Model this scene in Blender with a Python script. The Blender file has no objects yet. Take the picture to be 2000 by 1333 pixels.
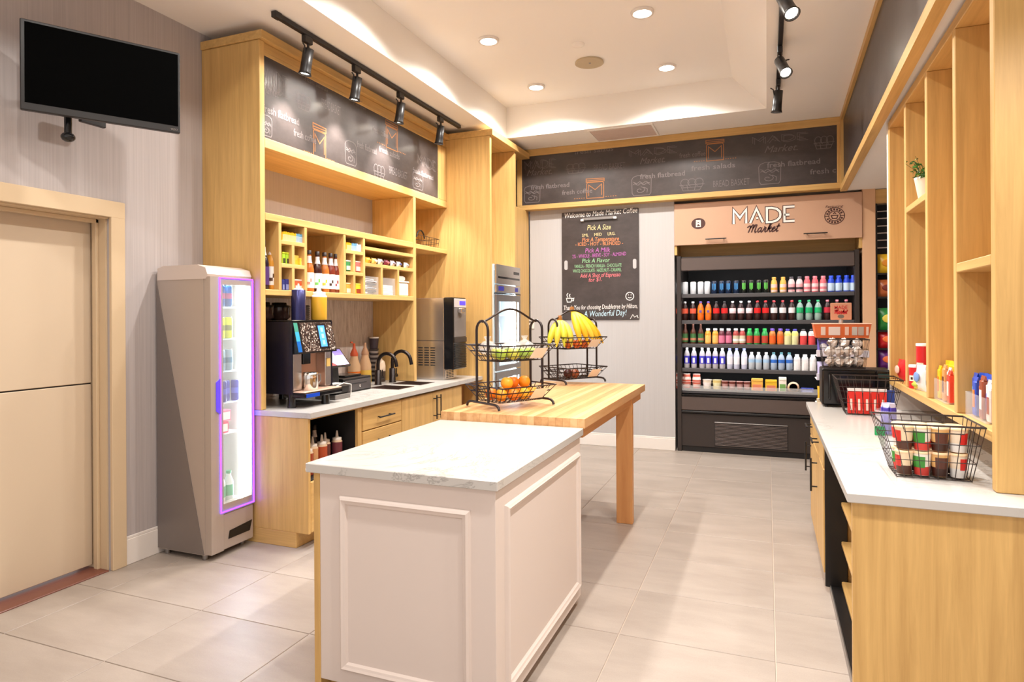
import bpy, math, random
from mathutils import Vector, Matrix
random.seed(7)
S = bpy.context.scene
COL = S.collection
R = math.radians

# ------------------------------------------------------------------ camera
FPX, YAW, ROLL, CYP, HC = 1257.63, .376574, -.0059918, 617.62, 1.5
_r = Vector((math.cos(YAW), math.sin(YAW), 0)); _w = Vector((-math.sin(YAW), math.cos(YAW), 0))
CR = _r*math.cos(ROLL)+Vector((0, 0, 1))*math.sin(ROLL); CU = CR.cross(_w); CW = _w; CC = Vector((0, 0, HC))
cam_d = bpy.data.cameras.new('camera'); cam = bpy.data.objects.new('camera', cam_d); COL.objects.link(cam)
cam_d.sensor_width = 36; cam_d.lens = FPX/2000*36; cam_d.shift_y = -(666.5-CYP)/2000
cam_d.clip_start = .05
cam.matrix_world = Matrix(((CR.x, CU.x, -CW.x, 0), (CR.y, CU.y, -CW.y, 0), (CR.z, CU.z, -CW.z, HC), (0, 0, 0, 1)))
S.camera = cam

# measuring helpers: where the sight line through a photo pixel meets a plane of the room
def ray(x, y): return CW+CR*((x-1000)/FPX)-CU*((y-CYP)/FPX)
def onX(v, x, y): d = ray(x, y); return CC+d*(v/d.x)
def onY(v, x, y): d = ray(x, y); return CC+d*(v/d.y)
def onZ(v, x, y): d = ray(x, y); return CC+d*((v-HC)/d.z)

# ------------------------------------------------------------------ light
S.view_settings.view_transform = 'Standard'; S.view_settings.look = 'None'
S.view_settings.exposure = 0.76; S.view_settings.gamma = 1.0; S.view_settings.use_curve_mapping = False
W = bpy.data.worlds.new('world'); S.world = W; W.use_nodes = True
W.node_tree.nodes['Background'].inputs[0].default_value = (1.0, .95, .93, 1)
W.node_tree.nodes['Background'].inputs[1].default_value = .62
DOWN_E, TRACK_E = 80, 30
WARM = (1.0, .965, .91)
def spot(name, loc, target, energy, angle=100, blend=.6, size=.05, color=WARM):
    d = bpy.data.lights.new(name, 'SPOT'); d.energy = energy; d.spot_size = R(angle); d.spot_blend = blend
    d.shadow_soft_size = size; d.color = color
    o = bpy.data.objects.new(name, d); COL.objects.link(o); o.location = loc
    o.rotation_euler = (Vector(target)-Vector(loc)).to_track_quat('-Z', 'Y').to_euler()
    return o

# ------------------------------------------------------------------ materials
MATS = {}
def nodes(name):
    m = bpy.data.materials.new(name); m.use_nodes = True; nt = m.node_tree
    return m, nt, nt.nodes['Principled BSDF']
def mat(name, col, rough=.5, metal=0, emit=0, alpha=1, trans=0, spec=.5, emcol=None, coat=0):
    if name in MATS: return MATS[name]
    m, nt, b = nodes(name)
    b.inputs['Base Color'].default_value = (*col, 1); b.inputs['Roughness'].default_value = rough
    b.inputs['Metallic'].default_value = metal; b.inputs['Specular IOR Level'].default_value = spec
    b.inputs['Transmission Weight'].default_value = trans; b.inputs['Alpha'].default_value = alpha
    b.inputs['Coat Weight'].default_value = coat
    if emit:
        b.inputs['Emission Color'].default_value = (*(emcol or col), 1); b.inputs['Emission Strength'].default_value = emit
    MATS[name] = m; return m
def ln(nt, a, ao, b, bi): nt.links.new(a.outputs[ao], b.inputs[bi])
def noise(nt, scale, sc=(1, 1, 1), detail=4, rough=.6, coord='Object', seedobj=False):
    tc = nt.nodes.new('ShaderNodeTexCoord'); mp = nt.nodes.new('ShaderNodeMapping'); n = nt.nodes.new('ShaderNodeTexNoise')
    mp.inputs['Scale'].default_value = sc; ln(nt, tc, coord, mp, 'Vector')
    n.inputs['Scale'].default_value = scale; n.inputs['Detail'].default_value = detail; n.inputs['Roughness'].default_value = rough
    if seedobj:
        oi = nt.nodes.new('ShaderNodeObjectInfo'); ad = nt.nodes.new('ShaderNodeVectorMath'); ml = nt.nodes.new('ShaderNodeVectorMath')
        ml.operation = 'MULTIPLY'; cb = nt.nodes.new('ShaderNodeCombineXYZ')
        for k in range(3): ln(nt, oi, 'Random', cb, k)
        ln(nt, cb, 0, ml, 0); ml.inputs[1].default_value = (37, 53, 71); ln(nt, mp, 0, ad, 0); ln(nt, ml, 0, ad, 1); ln(nt, ad, 0, n, 'Vector')
    else: ln(nt, mp, 0, n, 'Vector')
    return n
def ramp(nt, src, out, stops):
    r = nt.nodes.new('ShaderNodeValToRGB'); cr = r.color_ramp
    while len(cr.elements) < len(stops): cr.elements.new(.5)
    for e, (p, c) in zip(cr.elements, stops): e.position = p; e.color = (*c, 1)
    ln(nt, src, out, r, 'Fac'); return r
def bump(nt, src, out, b, strength=.1, dist=.01):
    bp = nt.nodes.new('ShaderNodeBump'); bp.inputs['Strength'].default_value = strength; bp.inputs['Distance'].default_value = dist
    ln(nt, src, out, bp, 'Height'); ln(nt, bp, 0, b, 'Normal')
def wood(name, c0, c1, sc, rough=.42, seed=True):
    if name in MATS: return MATS[name]
    m, nt, b = nodes(name)
    n = noise(nt, 3.0, sc, 5, .65, seedobj=seed); n.inputs['Distortion'].default_value = .35
    r = ramp(nt, n, 'Fac', [(.28, c0), (.5, tuple((a+d)/2 for a, d in zip(c0, c1))), (.72, c1)])
    ln(nt, r, 0, b, 'Base Color'); b.inputs['Roughness'].default_value = rough; b.inputs['Specular IOR Level'].default_value = .35
    bump(nt, n, 'Fac', b, .06, .004)
    MATS[name] = m; return m
OAK0, OAK1 = (.53, .312, .105), (.74, .470, .172)
wV = wood('oak_vertical', OAK0, OAK1, (9, 9, .45))
wY = wood('oak_along', OAK0, OAK1, (9, .45, 9))
wX = wood('oak_across', OAK0, OAK1, (.45, 9, 9))
def butcher():
    m, nt, b = nodes('butcher_block')
    n = noise(nt, 3.0, (10, .6, 10), 4, .6, seedobj=True)
    oi = nt.nodes.new('ShaderNodeObjectInfo'); mx = nt.nodes.new('ShaderNodeMath'); mx.operation = 'MULTIPLY_ADD'
    ln(nt, oi, 'Random', mx, 0); mx.inputs[1].default_value = .55; ln(nt, n, 'Fac', mx, 2)
    r = ramp(nt, mx, 0, [(.35, (.50, .235, .085)), (.75, (.66, .36, .15)), (1.05, (.76, .46, .22))])
    ln(nt, r, 0, b, 'Base Color'); b.inputs['Roughness'].default_value = .38
    return m
wB = butcher()
def tile():
    m, nt, b = nodes('floor_tile')
    n = noise(nt, 2.2, (.7, 2.2, 1), 6, .62, seedobj=True)
    n2 = noise(nt, 160, (1, 1, 1), 2, .5)
    r = ramp(nt, n, 'Fac', [(.3, (.33, .272, .23)), (.7, (.425, .358, .308))])
    mx = nt.nodes.new('ShaderNodeMix'); mx.data_type = 'RGBA'; mx.blend_type = 'MULTIPLY'; mx.inputs[0].default_value = .25
    r2 = ramp(nt, n2, 'Fac', [(.3, (.75, .75, .75)), (.7, (1, 1, 1))])
    ln(nt, r, 0, mx, 6); ln(nt, r2, 0, mx, 7); ln(nt, mx, 2, b, 'Base Color')
    b.inputs['Roughness'].default_value = .42; bump(nt, n2, 'Fac', b, .03, .002)
    return m
mTile = tile(); mGrout = mat('grout', (.55, .45, .37), .8)
def quartz():
    m, nt, b = nodes('white_quartz')
    n = noise(nt, 1.3, (1, 1, 1), 7, .7); n.inputs['Distortion'].default_value = 2.2
    r = ramp(nt, n, 'Fac', [(.0, (.53, .505, .475)), (.485, (.54, .515, .485)), (.5, (.30, .28, .26)), (.515, (.54, .515, .485)), (1, (.555, .53, .50))])
    n2 = noise(nt, .9, (1, 1, 1), 2, .5)
    mx = nt.nodes.new('ShaderNodeMix'); mx.data_type = 'RGBA'
    r2 = ramp(nt, n2, 'Fac', [(.45, (0, 0, 0)), (.65, (.8, .8, .8))]); ln(nt, r2, 0, mx, 0)
    mx.inputs[6].default_value = (.54, .515, .485, 1); ln(nt, r, 0, mx, 7); ln(nt, mx, 2, b, 'Base Color')
    b.inputs['Roughness'].default_value = .22
    return m
mQz = quartz()
def wallpaper(name, c0, c1):
    m, nt, b = nodes(name)
    n = noise(nt, 4, (26, 26, .3), 3, .6)
    r = ramp(nt, n, 'Fac', [(.25, c0), (.75, c1)]); ln(nt, r, 0, b, 'Base Color')
    b.inputs['Roughness'].default_value = .75; bump(nt, n, 'Fac', b, .08, .003)
    return m
mWp = wallpaper('wallpaper', (.40, .355, .35), (.50, .45, .44)); mWb = wallpaper('wallpaper_pale', (.465, .44, .435), (.505, .48, .475))
def backsplash():
    m, nt, b = nodes('stone_backsplash')
    n = noise(nt, 5, (1, 7, .9), 6, .75)
    r = ramp(nt, n, 'Fac', [(.3, (.34, .27, .23)), (.5, (.58, .50, .45)), (.7, (.72, .65, .60))])
    ln(nt, r, 0, b, 'Base Color'); b.inputs['Roughness'].default_value = .4
    return m
mSplash = backsplash()
def chalk():
    m, nt, b = nodes('chalkboard')
    n = noise(nt, 3, (1.2, 1.2, 2), 6, .7)
    r = ramp(nt, n, 'Fac', [(.3, (.040, .030, .028)), (.7, (.075, .058, .054))])
    ln(nt, r, 0, b, 'Base Color'); b.inputs['Roughness'].default_value = .36; b.inputs['Specular IOR Level'].default_value = .5
    return m
mChalk = chalk()
mPaint = mat('white_paint', (.70, .60, .545), .45); mCeil = mat('ceiling_paint', (.93, .885, .83), .85); mWhite = mat('white_trim', (.80, .74, .69), .5)
mDoor = mat('cream_door', (.62, .495, .36), .5); mDoorF = mat('cream_frame', (.64, .485, .31), .5)
mBlk = mat('black_metal', (.018, .016, .016), .38, .3); mBlkG = mat('black_gloss', (.008, .008, .009), .12)
mScreenOff = mat('screen_black', (.0006, .0006, .0006), .6, spec=.02)
mBezel = mat('bezel_charcoal', (.015, .013, .013), .4)
mDk = mat('dark_interior', (.012, .011, .012), .6); mBrn = mat('bronze_panel', (.115, .085, .075), .42, .35); mBrnD = mat('bronze_dark', (.040, .030, .027), .4, .2)
mSteel = mat('stainless_steel', (.62, .58, .55), .26, .95); mSteelD = mat('dark_steel', (.32, .30, .29), .35, .9); mChrome = mat('chrome', (.8, .78, .76), .1, 1)
mSilver = mat('silver_paint', (.47, .395, .345), .38, .35); mSilverD = mat('silver_paint_dark', (.22, .185, .17), .4, .35)
mGlass = mat('clear_glass', (.95, .98, 1), .02, alpha=.12, spec=.6); mClear = mat('clear_plastic', (.95, .93, .92), .12, alpha=.13)
mTan = mat('tan_header', (.58, .345, .225), .45); mBrownInk = mat('brown_ink', (.07, .022, .016), .6); mWhiteInk = mat('white_ink', (.9, .86, .8), .6)
mWire = mat('bronze_wire', (.05, .037, .033), .38, .5); mPaper = mat('card_paper', (.86, .80, .75), .8)
mCh = mat('chalk_grey', (.185, .155, .15), .9); mChO = mat('chalk_orange', (.40, .17, .065), .9)
mTrackB = mat('track_black', (.02, .018, .018), .35)
mLamp = mat('lamp_glow', (1, .93, .82), .5, emit=30); mBrass = mat('speaker_cream', (.55, .45, .30), .7)
def C(r, g, b, rough=.45, **k):                      # plain colour from 0-255 display values
    lin = lambda v: ((v/255+.055)/1.055)**2.4 if v > 10 else v/255/12.92
    return mat('tint_%d_%d_%d_%d' % (r, g, b, int(rough*100)), (lin(r), lin(g), lin(b)), rough, **k)

# ------------------------------------------------------------------ mesh building
class MB:
    def __init__(s): s.v = []; s.f = []; s.sm = []
    def add(s, vs, fs, smooth=False):
        o = len(s.v); s.v += [tuple(p) for p in vs]; s.f += [tuple(i+o for i in f) for f in fs]; s.sm += [smooth]*len(fs); return s
    def box(s, x0, x1, y0, y1, z0, z1):
        x0, x1 = min(x0, x1), max(x0, x1); y0, y1 = min(y0, y1), max(y0, y1); z0, z1 = min(z0, z1), max(z0, z1)
        v = [(x0, y0, z0), (x1, y0, z0), (x1, y1, z0), (x0, y1, z0), (x0, y0, z1), (x1, y0, z1), (x1, y1, z1), (x0, y1, z1)]
        return s.add(v, [(0, 3, 2, 1), (4, 5, 6, 7), (0, 1, 5, 4), (1, 2, 6, 5), (2, 3, 7, 6), (3, 0, 4, 7)])
    def bbox(s, x0, x1, y0, y1, z0, z1, b=.003):      # box with chamfered vertical and top edges
        x0, x1 = min(x0, x1), max(x0, x1); y0, y1 = min(y0, y1), max(y0, y1); z0, z1 = min(z0, z1), max(z0, z1)
        def ring(i, z):
            return [(x0+i+b, y0+i, z), (x1-i-b, y0+i, z), (x1-i, y0+i+b, z), (x1-i, y1-i-b, z), (x1-i-b, y1-i, z), (x0+i+b, y1-i, z), (x0+i, y1-i-b, z), (x0+i, y0+i+b, z)]
        v = ring(b, z0)+ring(0, z0+b)+ring(0, z1-b)+ring(b, z1)
        f = [tuple(range(7, -1, -1)), tuple(range(24, 32))]
        for k in range(3):
            for i in range(8): j = (i+1) % 8; f.append((k*8+i, k*8+j, k*8+8+j, k*8+8+i))
        return s.add(v, f)
    def lathe(s, prof, c=(0, 0, 0), seg=12, sx=1, sy=1):
        n = len(prof); v = []; f = []
        for r, z in prof:
            for i in range(seg):
                a = 2*math.pi*i/seg; v.append((c[0]+r*math.cos(a)*sx, c[1]+r*math.sin(a)*sy, c[2]+z))
        for k in range(n-1):
            for i in range(seg):
                j = (i+1) % seg; f.append((k*seg+i, k*seg+j, k*seg+seg+j, k*seg+seg+i))
        s.add(v, f, True)
        if prof[0][0] > 1e-4: s.add(v[:seg], [tuple(range(seg-1, -1, -1))])
        if prof[-1][0] > 1e-4: s.add(v[-seg:], [tuple(range(seg))])
        return s
    def cyl(s, c, r, h, seg=14): return s.lathe([(r, 0), (r, h)], c, seg)
    def tube(s, pts, r, seg=6, closed=False, smooth=True):
        P = [Vector(p) for p in pts]; n = len(P); v = []; f = []; prev = None
        for i in range(n):
            a = P[(i-1) % n] if (closed or i > 0) else P[i]; b = P[(i+1) % n] if (closed or i < n-1) else P[i]
            t = (b-a).normalized()
            if prev is None: u = t.orthogonal().normalized()
            else:
                u = prev-t*prev.dot(t); u = u.normalized() if u.length > 1e-5 else t.orthogonal().normalized()
            prev = u; w = t.cross(u); rr = r[i] if isinstance(r, (list, tuple)) else r
            for k in range(seg):
                q = 2*math.pi*k/seg; v.append(P[i]+u*(rr*math.cos(q))+w*(rr*math.sin(q)))
        for i in range(n if closed else n-1):
            j = (i+1) % n
            for k in range(seg): l = (k+1) % seg; f.append((i*seg+k, i*seg+l, j*seg+l, j*seg+k))
        s.add(v, f, smooth)
        if not closed: s.add(v[:seg], [tuple(range(seg-1, -1, -1))]); s.add(v[-seg:], [tuple(range(seg))])
        return s
    def prism(s, poly, ax, a, b):                     # polygon extruded along an axis; poly in the two other axes, in xyz order
        def P(p, t): q = list(p); q.insert(ax, t); return tuple(q)
        n = len(poly); v = [P(p, a) for p in poly]+[P(p, b) for p in poly]
        return s.add(v, [tuple(range(n-1, -1, -1)), tuple(range(n, 2*n))]+[(i, (i+1) % n, n+(i+1) % n, n+i) for i in range(n)])
    def hexa(s, lo, hi): return s.add(list(lo)+list(hi), [(3, 2, 1, 0), (4, 5, 6, 7), (0, 1, 5, 4), (1, 2, 6, 5), (2, 3, 7, 6), (3, 0, 4, 7)])
    def ell(s, c, rx, ry, rz, seg=12, rings=7):
        return s.lathe([(max(1e-5, math.sin(math.pi*k/rings)), -math.cos(math.pi*k/rings)) for k in range(rings+1)], (0, 0, 0), seg).xf_last(seg*(rings+1), c, (rx, ry, rz))
    def xf_last(s, n, c, sc):
        for i in range(len(s.v)-n, len(s.v)): p = s.v[i]; s.v[i] = (c[0]+p[0]*sc[0], c[1]+p[1]*sc[1], c[2]+p[2]*sc[2])
        return s
    def ribbon(s, polys, wd, o, rt, up, nrm, th=.0015, closed=False):   # flat strokes drawn on a plane
        o, rt, up, nrm = Vector(o), Vector(rt), Vector(up), Vector(nrm)
        for poly in polys:
            P = [Vector((p[0], p[1])) for p in poly]; cl = closed or (P[0]-P[-1]).length < 1e-6
            if cl and (P[0]-P[-1]).length < 1e-6: P = P[:-1]
            n = len(P); L = []; Rr = []
            for i in range(n):
                a = P[i-1] if (cl or i > 0) else P[i]; b = P[(i+1) % n] if (cl or i < n-1) else P[i]
                d1 = (P[i]-a).normalized() if (P[i]-a).length > 0 else (b-P[i]).normalized()
                d2 = (b-P[i]).normalized() if (b-P[i]).length > 0 else d1
                t = d1+d2; t = t.normalized() if t.length > 1e-4 else d1
                k = 1/max(.45, t.dot(d1)); q = Vector((-t.y, t.x))*wd/2*k
                L.append(P[i]+q); Rr.append(P[i]-q)
            v = []
            for p, q in zip(L, Rr):
                for e in (p, q): v.append(o+rt*e.x+up*e.y+nrm*th)
            f = [(2*i, 2*i+1, 2*((i+1) % n)+1, 2*((i+1) % n)) for i in range(n if cl else n-1)]
            s.add(v, f)
        return s
    def build(s, name, m, parent=None, smooth=None):
        off = OFF.get(parent.name, Vector()) if parent else Vector()
        me = bpy.data.meshes.new(name); me.from_pydata([(x-off.x, y-off.y, z-off.z) for x, y, z in s.v], [], s.f)
        me.polygons.foreach_set('use_smooth', [bool(k) for k in s.sm] if smooth is None else [smooth]*len(s.f))
        if m: me.materials.append(m)
        me.update()
        o = bpy.data.objects.new(name, me); COL.objects.link(o)
        if parent: o.parent = parent; OFF[o.name] = off
        return o
OFF = {}
def tag(o, label=None, cat=None, group=None, kind=None):
    if label: o['label'] = label
    if cat: o['category'] = cat
    if group: o['group'] = group
    if kind: o['kind'] = kind
    return o
def thing(name, label, cat, loc=(0, 0, 0), rz=0, group=None, world=True):
    """an Empty at the base of a thing; world=True: its parts are drawn in room coordinates"""
    o = bpy.data.objects.new(name, None); COL.objects.link(o); o.location = loc; o.rotation_euler = (0, 0, rz); o.empty_display_size = .05
    if world: OFF[o.name] = Vector(loc)
    return tag(o, label, cat, group)
def struct(o): o['kind'] = 'structure'; return o
def bx(name, m, parent, *a): return MB().box(*a).build(name, m, parent)
def bb(name, m, parent, *a, b=.003): return MB().bbox(*a, b=b).build(name, m, parent)
def sub(o, name, mb, m): return mb.build(name, m, o)
MESH = {}
def shared(name, key, fn, m, parent):                 # alike pieces share their mesh data
    k = (key, m.name)
    if k not in MESH:
        mb = MB(); fn(mb); me = bpy.data.meshes.new(name); me.from_pydata(mb.v, [], mb.f); me.polygons.foreach_set('use_smooth', mb.sm); me.materials.append(m); MESH[k] = me
    o = bpy.data.objects.new(name, MESH[k]); COL.objects.link(o); o.parent = parent; return o
def text(s, o, rt, up, nrm, m, parent, width=None, height=.05, shear=0, bold=0, th=.002, name='lettering', align='LEFT'):
    cu = bpy.data.curves.new('t', 'FONT'); cu.body = s; cu.shear = shear; cu.offset = bold; cu.resolution_u = 2; cu.size = 1
    ob = bpy.data.objects.new('t', cu); me = bpy.data.meshes.new_from_object(ob)
    bpy.data.objects.remove(ob); bpy.data.curves.remove(cu)
    xs = [v.co.x for v in me.vertices]; ys = [v.co.y for v in me.vertices]
    x0, x1 = min(xs), max(xs); sy = height; sx = width/(x1-x0) if width else height
    if align == 'CENTER': x0 = (x0+x1)/2
    o, rt, up, nrm = Vector(o), Vector(rt), Vector(up), Vector(nrm)
    off = OFF.get(parent.name, Vector()) if parent else Vector()
    for v in me.vertices: v.co = o+rt*((v.co.x-x0)*sx)+up*(v.co.y*sy)+nrm*th-off
    me.materials.clear(); me.materials.append(m)
    t = bpy.data.objects.new(name, me); COL.objects.link(t); t.parent = parent; OFF[t.name] = off
    return t
ORD = ['first', 'second', 'third', 'fourth', 'fifth', 'sixth', 'seventh', 'eighth', 'ninth', 'tenth', 'eleventh', 'twelfth']
NUM = ['no', 'one', 'two', 'three', 'four', 'five', 'six', 'seven', 'eight', 'nine', 'ten']
BK = ((1, 0, 0), (0, 0, 1), (0, -1, 0))              # right, up, normal of faces that look back at the room's entrance
LF = ((0, 1, 0), (0, 0, 1), (1, 0, 0))               # the same for faces on the left side
# ================================================================== THE ROOM
CEIL, TRAY, XL, YB = 3.47, 3.81, -3.63, 7.28
fl = struct(bx('floor', mGrout, None, -5.2, 3.0, -2.5, 8.6, -.06, -.004))
def tfn(mb): mb.bbox(.002, .6815, .002, .517, -.02, 0, b=.0015)
for i in range(-5, 4):
    for j in range(-5, 12):
        x, y = -.655+i*.6835, 2.998+j*.519
        if x < -4.1 or y > 7.9 or y < .8 or x > 1.2: continue
        shared('tile', 'tile', tfn, mTile, fl).location = (x, y, 0)
# ceiling with its raised tray; the tray's right flank slopes
ce = MB()
TX0, TX1, TX1U, TY = -2.667, .01, -.30, 6.62
ce.box(-5.2, TX0, -2.5, 8.6, CEIL, CEIL+.5); ce.box(TX1, 3.0, -2.5, 8.6, CEIL, CEIL+.5)
ce.box(TX0, TX1, TY, 8.6, CEIL, CEIL+.5); ce.box(TX0, TX1, -2.5, TY, TRAY, CEIL+.5)
ce.prism([(TX1, CEIL), (TX1, TRAY), (TX1U, TRAY)], 1, -2.5, TY)
ceiling = struct(ce.build('ceiling', mCeil))
# left wall with the doorway
DY1 = onX(-3.61, 219.6, 700).y; DZ1 = onX(-3.61, 219.6, 424).z; CY1 = onX(-3.61, 245.8, 700).y; CZ1 = onX(-3.61, 245.5, 397.6).z
DY0 = 1.15
wl = MB(); wl.box(XL-.3, XL, DY1, YB+.3, 0, CEIL); wl.box(XL-.3, XL, DY0, DY1, DZ1, CEIL); wl.box(XL-.3, XL, -2.5, DY0, 0, CEIL)
wall_left = struct(wl.build('wall_left', mWp))
# cream door frame and two-leaf door
d1 = struct(MB().box(XL-.18, XL-.02, DY1-.012, DY1, 0, DZ1).build('door_1', mDoorF))
bb('head_jamb', mDoorF, d1, XL-.18, XL-.001, DY0, DY1, DZ1-.012, DZ1)
bb('side_casing', mDoorF, d1, XL-.0, XL+.022, DY1-.004, CY1, 0, CZ1)
bb('side_casing', mDoorF, d1, XL-.0, XL+.022, DY0-.12, DY0+.004, 0, CZ1)
bb('head_casing', mDoorF, d1, XL-.0, XL+.023, DY0-.12, CY1, DZ1-.004, CZ1)
bb('door_stop', mDoorF, d1, XL-.11, XL-.075, DY1-.03, DY1-.012, 0, DZ1-.012)
bb('door_stop', mDoorF, d1, XL-.11, XL-.075, DY0, DY1-.012, DZ1-.035, DZ1-.012)
ZS = onX(XL-.14, 100, 757).z
dl = bb('lower_leaf', mDoor, d1, XL-.18, XL-.135, DY0+.01, DY1-.018, .025, ZS-.004)
bb('upper_leaf', mDoor, d1, XL-.18, XL-.135, DY0+.01, DY1-.018, ZS+.004, DZ1-.02)
bx('leaf_gap', mDk, d1, XL-.179, XL-.145, DY0+.01, DY1-.018, ZS-.004, ZS+.004)
bb('threshold', C(120, 70, 55, .4), d1, XL-.2, XL+.0, DY0, DY1-.012, -.002, .008)
bl = struct(MB().bbox(XL, XL+.016, CY1, 3.36, 0, .155).build('baseboard_left', mWhite))
bb('cap_moulding', mWhite, bl, XL, XL+.012, CY1, 3.36, .155, .172)
# back wall
wbk = struct(bx('wall_back', mWb, None, -2.64, -.945, YB, YB+.25, 0, CEIL))
wb2 = struct(bx('wall_recess', mWhite, None, -5.0, 3.0, 8.2, 8.4, 0, CEIL))
struct(bx('wall_cooler_left', mWhite, None, -.965, -.945, YB+.25, 8.2, 0, CEIL))
struct(bx('wall_upper', mWb, None, -3.9, 3.0, YB+.02, YB+.2, 2.76, CEIL))
bbk = struct(MB().bbox(-2.6, -.945, YB-.016, YB, 0, .13).build('baseboard_back', mWhite)); bb('cap_moulding', mWhite, bbk, -2.6, -.945, YB-.011, YB, .13, .146)
struct(bx('wall_right', mCeil, None, 2.7, 3.0, -2.5, 8.6, 0, CEIL))
# wooden pier right of the cooler
struct(bb('trim_1', C(222, 178, 140, .5), None, .895, 1.012, YB-.0, YB+.7, 0, 2.75))
# soffit on the right with its chalkboard face, slightly out of square with the room
def sx(y): return .702+(y-7.1)*.0168
so = MB(); SZ = 2.745
so.hexa([(sx(.6)+.03, .6, SZ), (2.7, .6, SZ), (2.7, YB+.02, SZ), (sx(YB)+.03, YB+.02, SZ)], [(sx(.6)+.03, .6, CEIL-.001), (2.7, .6, CEIL-.001), (2.7, YB+.02, CEIL-.001), (sx(YB)+.03, YB+.02, CEIL-.001)])
soffit = struct(so.build('wall_soffit', mCeil))
def sbar(name, m, z0, z1, t0, t1, y0=.6, y1=7.17):
    return MB().hexa([(sx(y0)+t0, y0, z0), (sx(y0)+t1, y0, z0), (sx(y1)+t1, y1, z0), (sx(y1)+t0, y1, z0)], [(sx(y0)+t0, y0, z1), (sx(y0)+t1, y0, z1), (sx(y1)+t1, y1, z1), (sx(y1)+t0, y1, z1)]).build(name, m, soffit)
sbar('chalkboard_panel', mChalk, SZ+.03, CEIL-.03, .012, .03); sbar('bottom_rail', wY, SZ-.025, SZ+.035, -.014, .045); sbar('top_rail', wY, CEIL-.055, CEIL-.002, -.014, .03)
sbar('end_stile', wV, SZ+.035, CEIL-.055, -.012, .03, 7.10, 7.17)

# ---------------------------------------------------------------- ceiling fittings
def downlight(x, y, label):
    t = thing('recessed_downlight', label, 'light', (x, y, TRAY-.02), group='recessed downlights in the ceiling tray')
    MB().lathe([(.066, .019), (.068, .0), (.085, .0), (.088, .012), (.088, .019)], (x, y, TRAY-.02), 24).build('trim_ring', mWhite, t)
    MB().cyl((x, y, TRAY-.012), .066, .008, 24).build('lens', mLamp, t)
    spot('downlight_lamp', (x, y, TRAY-.03), (x, y, 0), DOWN_E, 148, .45, .05)
downlight(-2.145, 4.93, 'glowing recessed downlight nearest the left track in the tray')
downlight(-2.14, 6.11, 'glowing recessed downlight in the tray corner by the tall wooden cabinet')
downlight(-.866, 4.92, 'glowing recessed downlight at the very top of the picture, largest one')
downlight(-.85, 6.09, 'glowing recessed downlight in front of the ceiling vent, beside the right track')
for i, (x, y) in enumerate([(-2.145, 3.75), (-.866, 3.75), (-2.145, 2.57), (-.866, 2.57), (-2.145, 1.39), (-.866, 1.39)]):
    spot('downlight_lamp', (x, y, TRAY-.03), (x, y, 0), DOWN_E*(.85 if y > 3 else .40), 148, .45, .05)
spot('soffit_lamp', (1.05, 1.72, SZ-.02), (1.05, 1.9, 0), 45, 150, .6, .05)
for x, y in ((.3, -.6), (-2.6, -.3), (-.8, -.8)): spot('lobby_lamp', (x, y, 3.4), (x, y, 0), DOWN_E*.22, 150, .5, .06)
t = thing('ceiling_speaker', 'round cream ceiling speaker grille between the four downlights', 'speaker', (-1.487, 5.71, TRAY-.02))
MB().lathe([(.125, .019), (.13, .004), (.118, 0), (.10, .004), (1e-5, .004)], (-1.487, 5.71, TRAY-.02), 28).build('grille', mBrass, t); MB().lathe([(.006, -.004), (.012, .004)], (-1.48, 5.70, TRAY-.02), 8).build('screw', mSteelD, t)
sm = onZ(TRAY, 1129, 86)
t = thing('smoke_detector', 'small white smoke detector cap above the ceiling speaker', 'detector', (sm.x, sm.y, TRAY-.02))
MB().lathe([(.055, .019), (.052, .006), (.03, 0), (1e-5, 0)], (sm.x, sm.y, TRAY-.02), 20).build('cover', mCeil, t)
t = thing('ceiling_vent', 'flat grey-pink return air vent in the ceiling above the back chalkboard', 'vent', (-1.42, 6.88, CEIL-.012))
fr = MB(); x0, x1, y0, y1 = -1.765, -1.075, 6.66, 7.13
for a in ((x0, x1, y0, y0+.02), (x0, x1, y1-.02, y1), (x0, x0+.02, y0+.02, y1-.02), (x1-.02, x1, y0+.02, y1-.02)): fr.box(*a, CEIL-.012, CEIL-.001)
fr.build('frame', mCeil, t)
bx('backing', C(222, 200, 188, .8), t, x0+.02, x1-.02, y0+.02, y1-.02, CEIL-.003, CEIL-.001)
for k in range(15): y = y0+.035+k*.0285; bx('blade', C(228, 206, 194, .7), t, x0+.02, x1-.02, y, y+.018, CEIL-.007, CEIL-.005)
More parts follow.
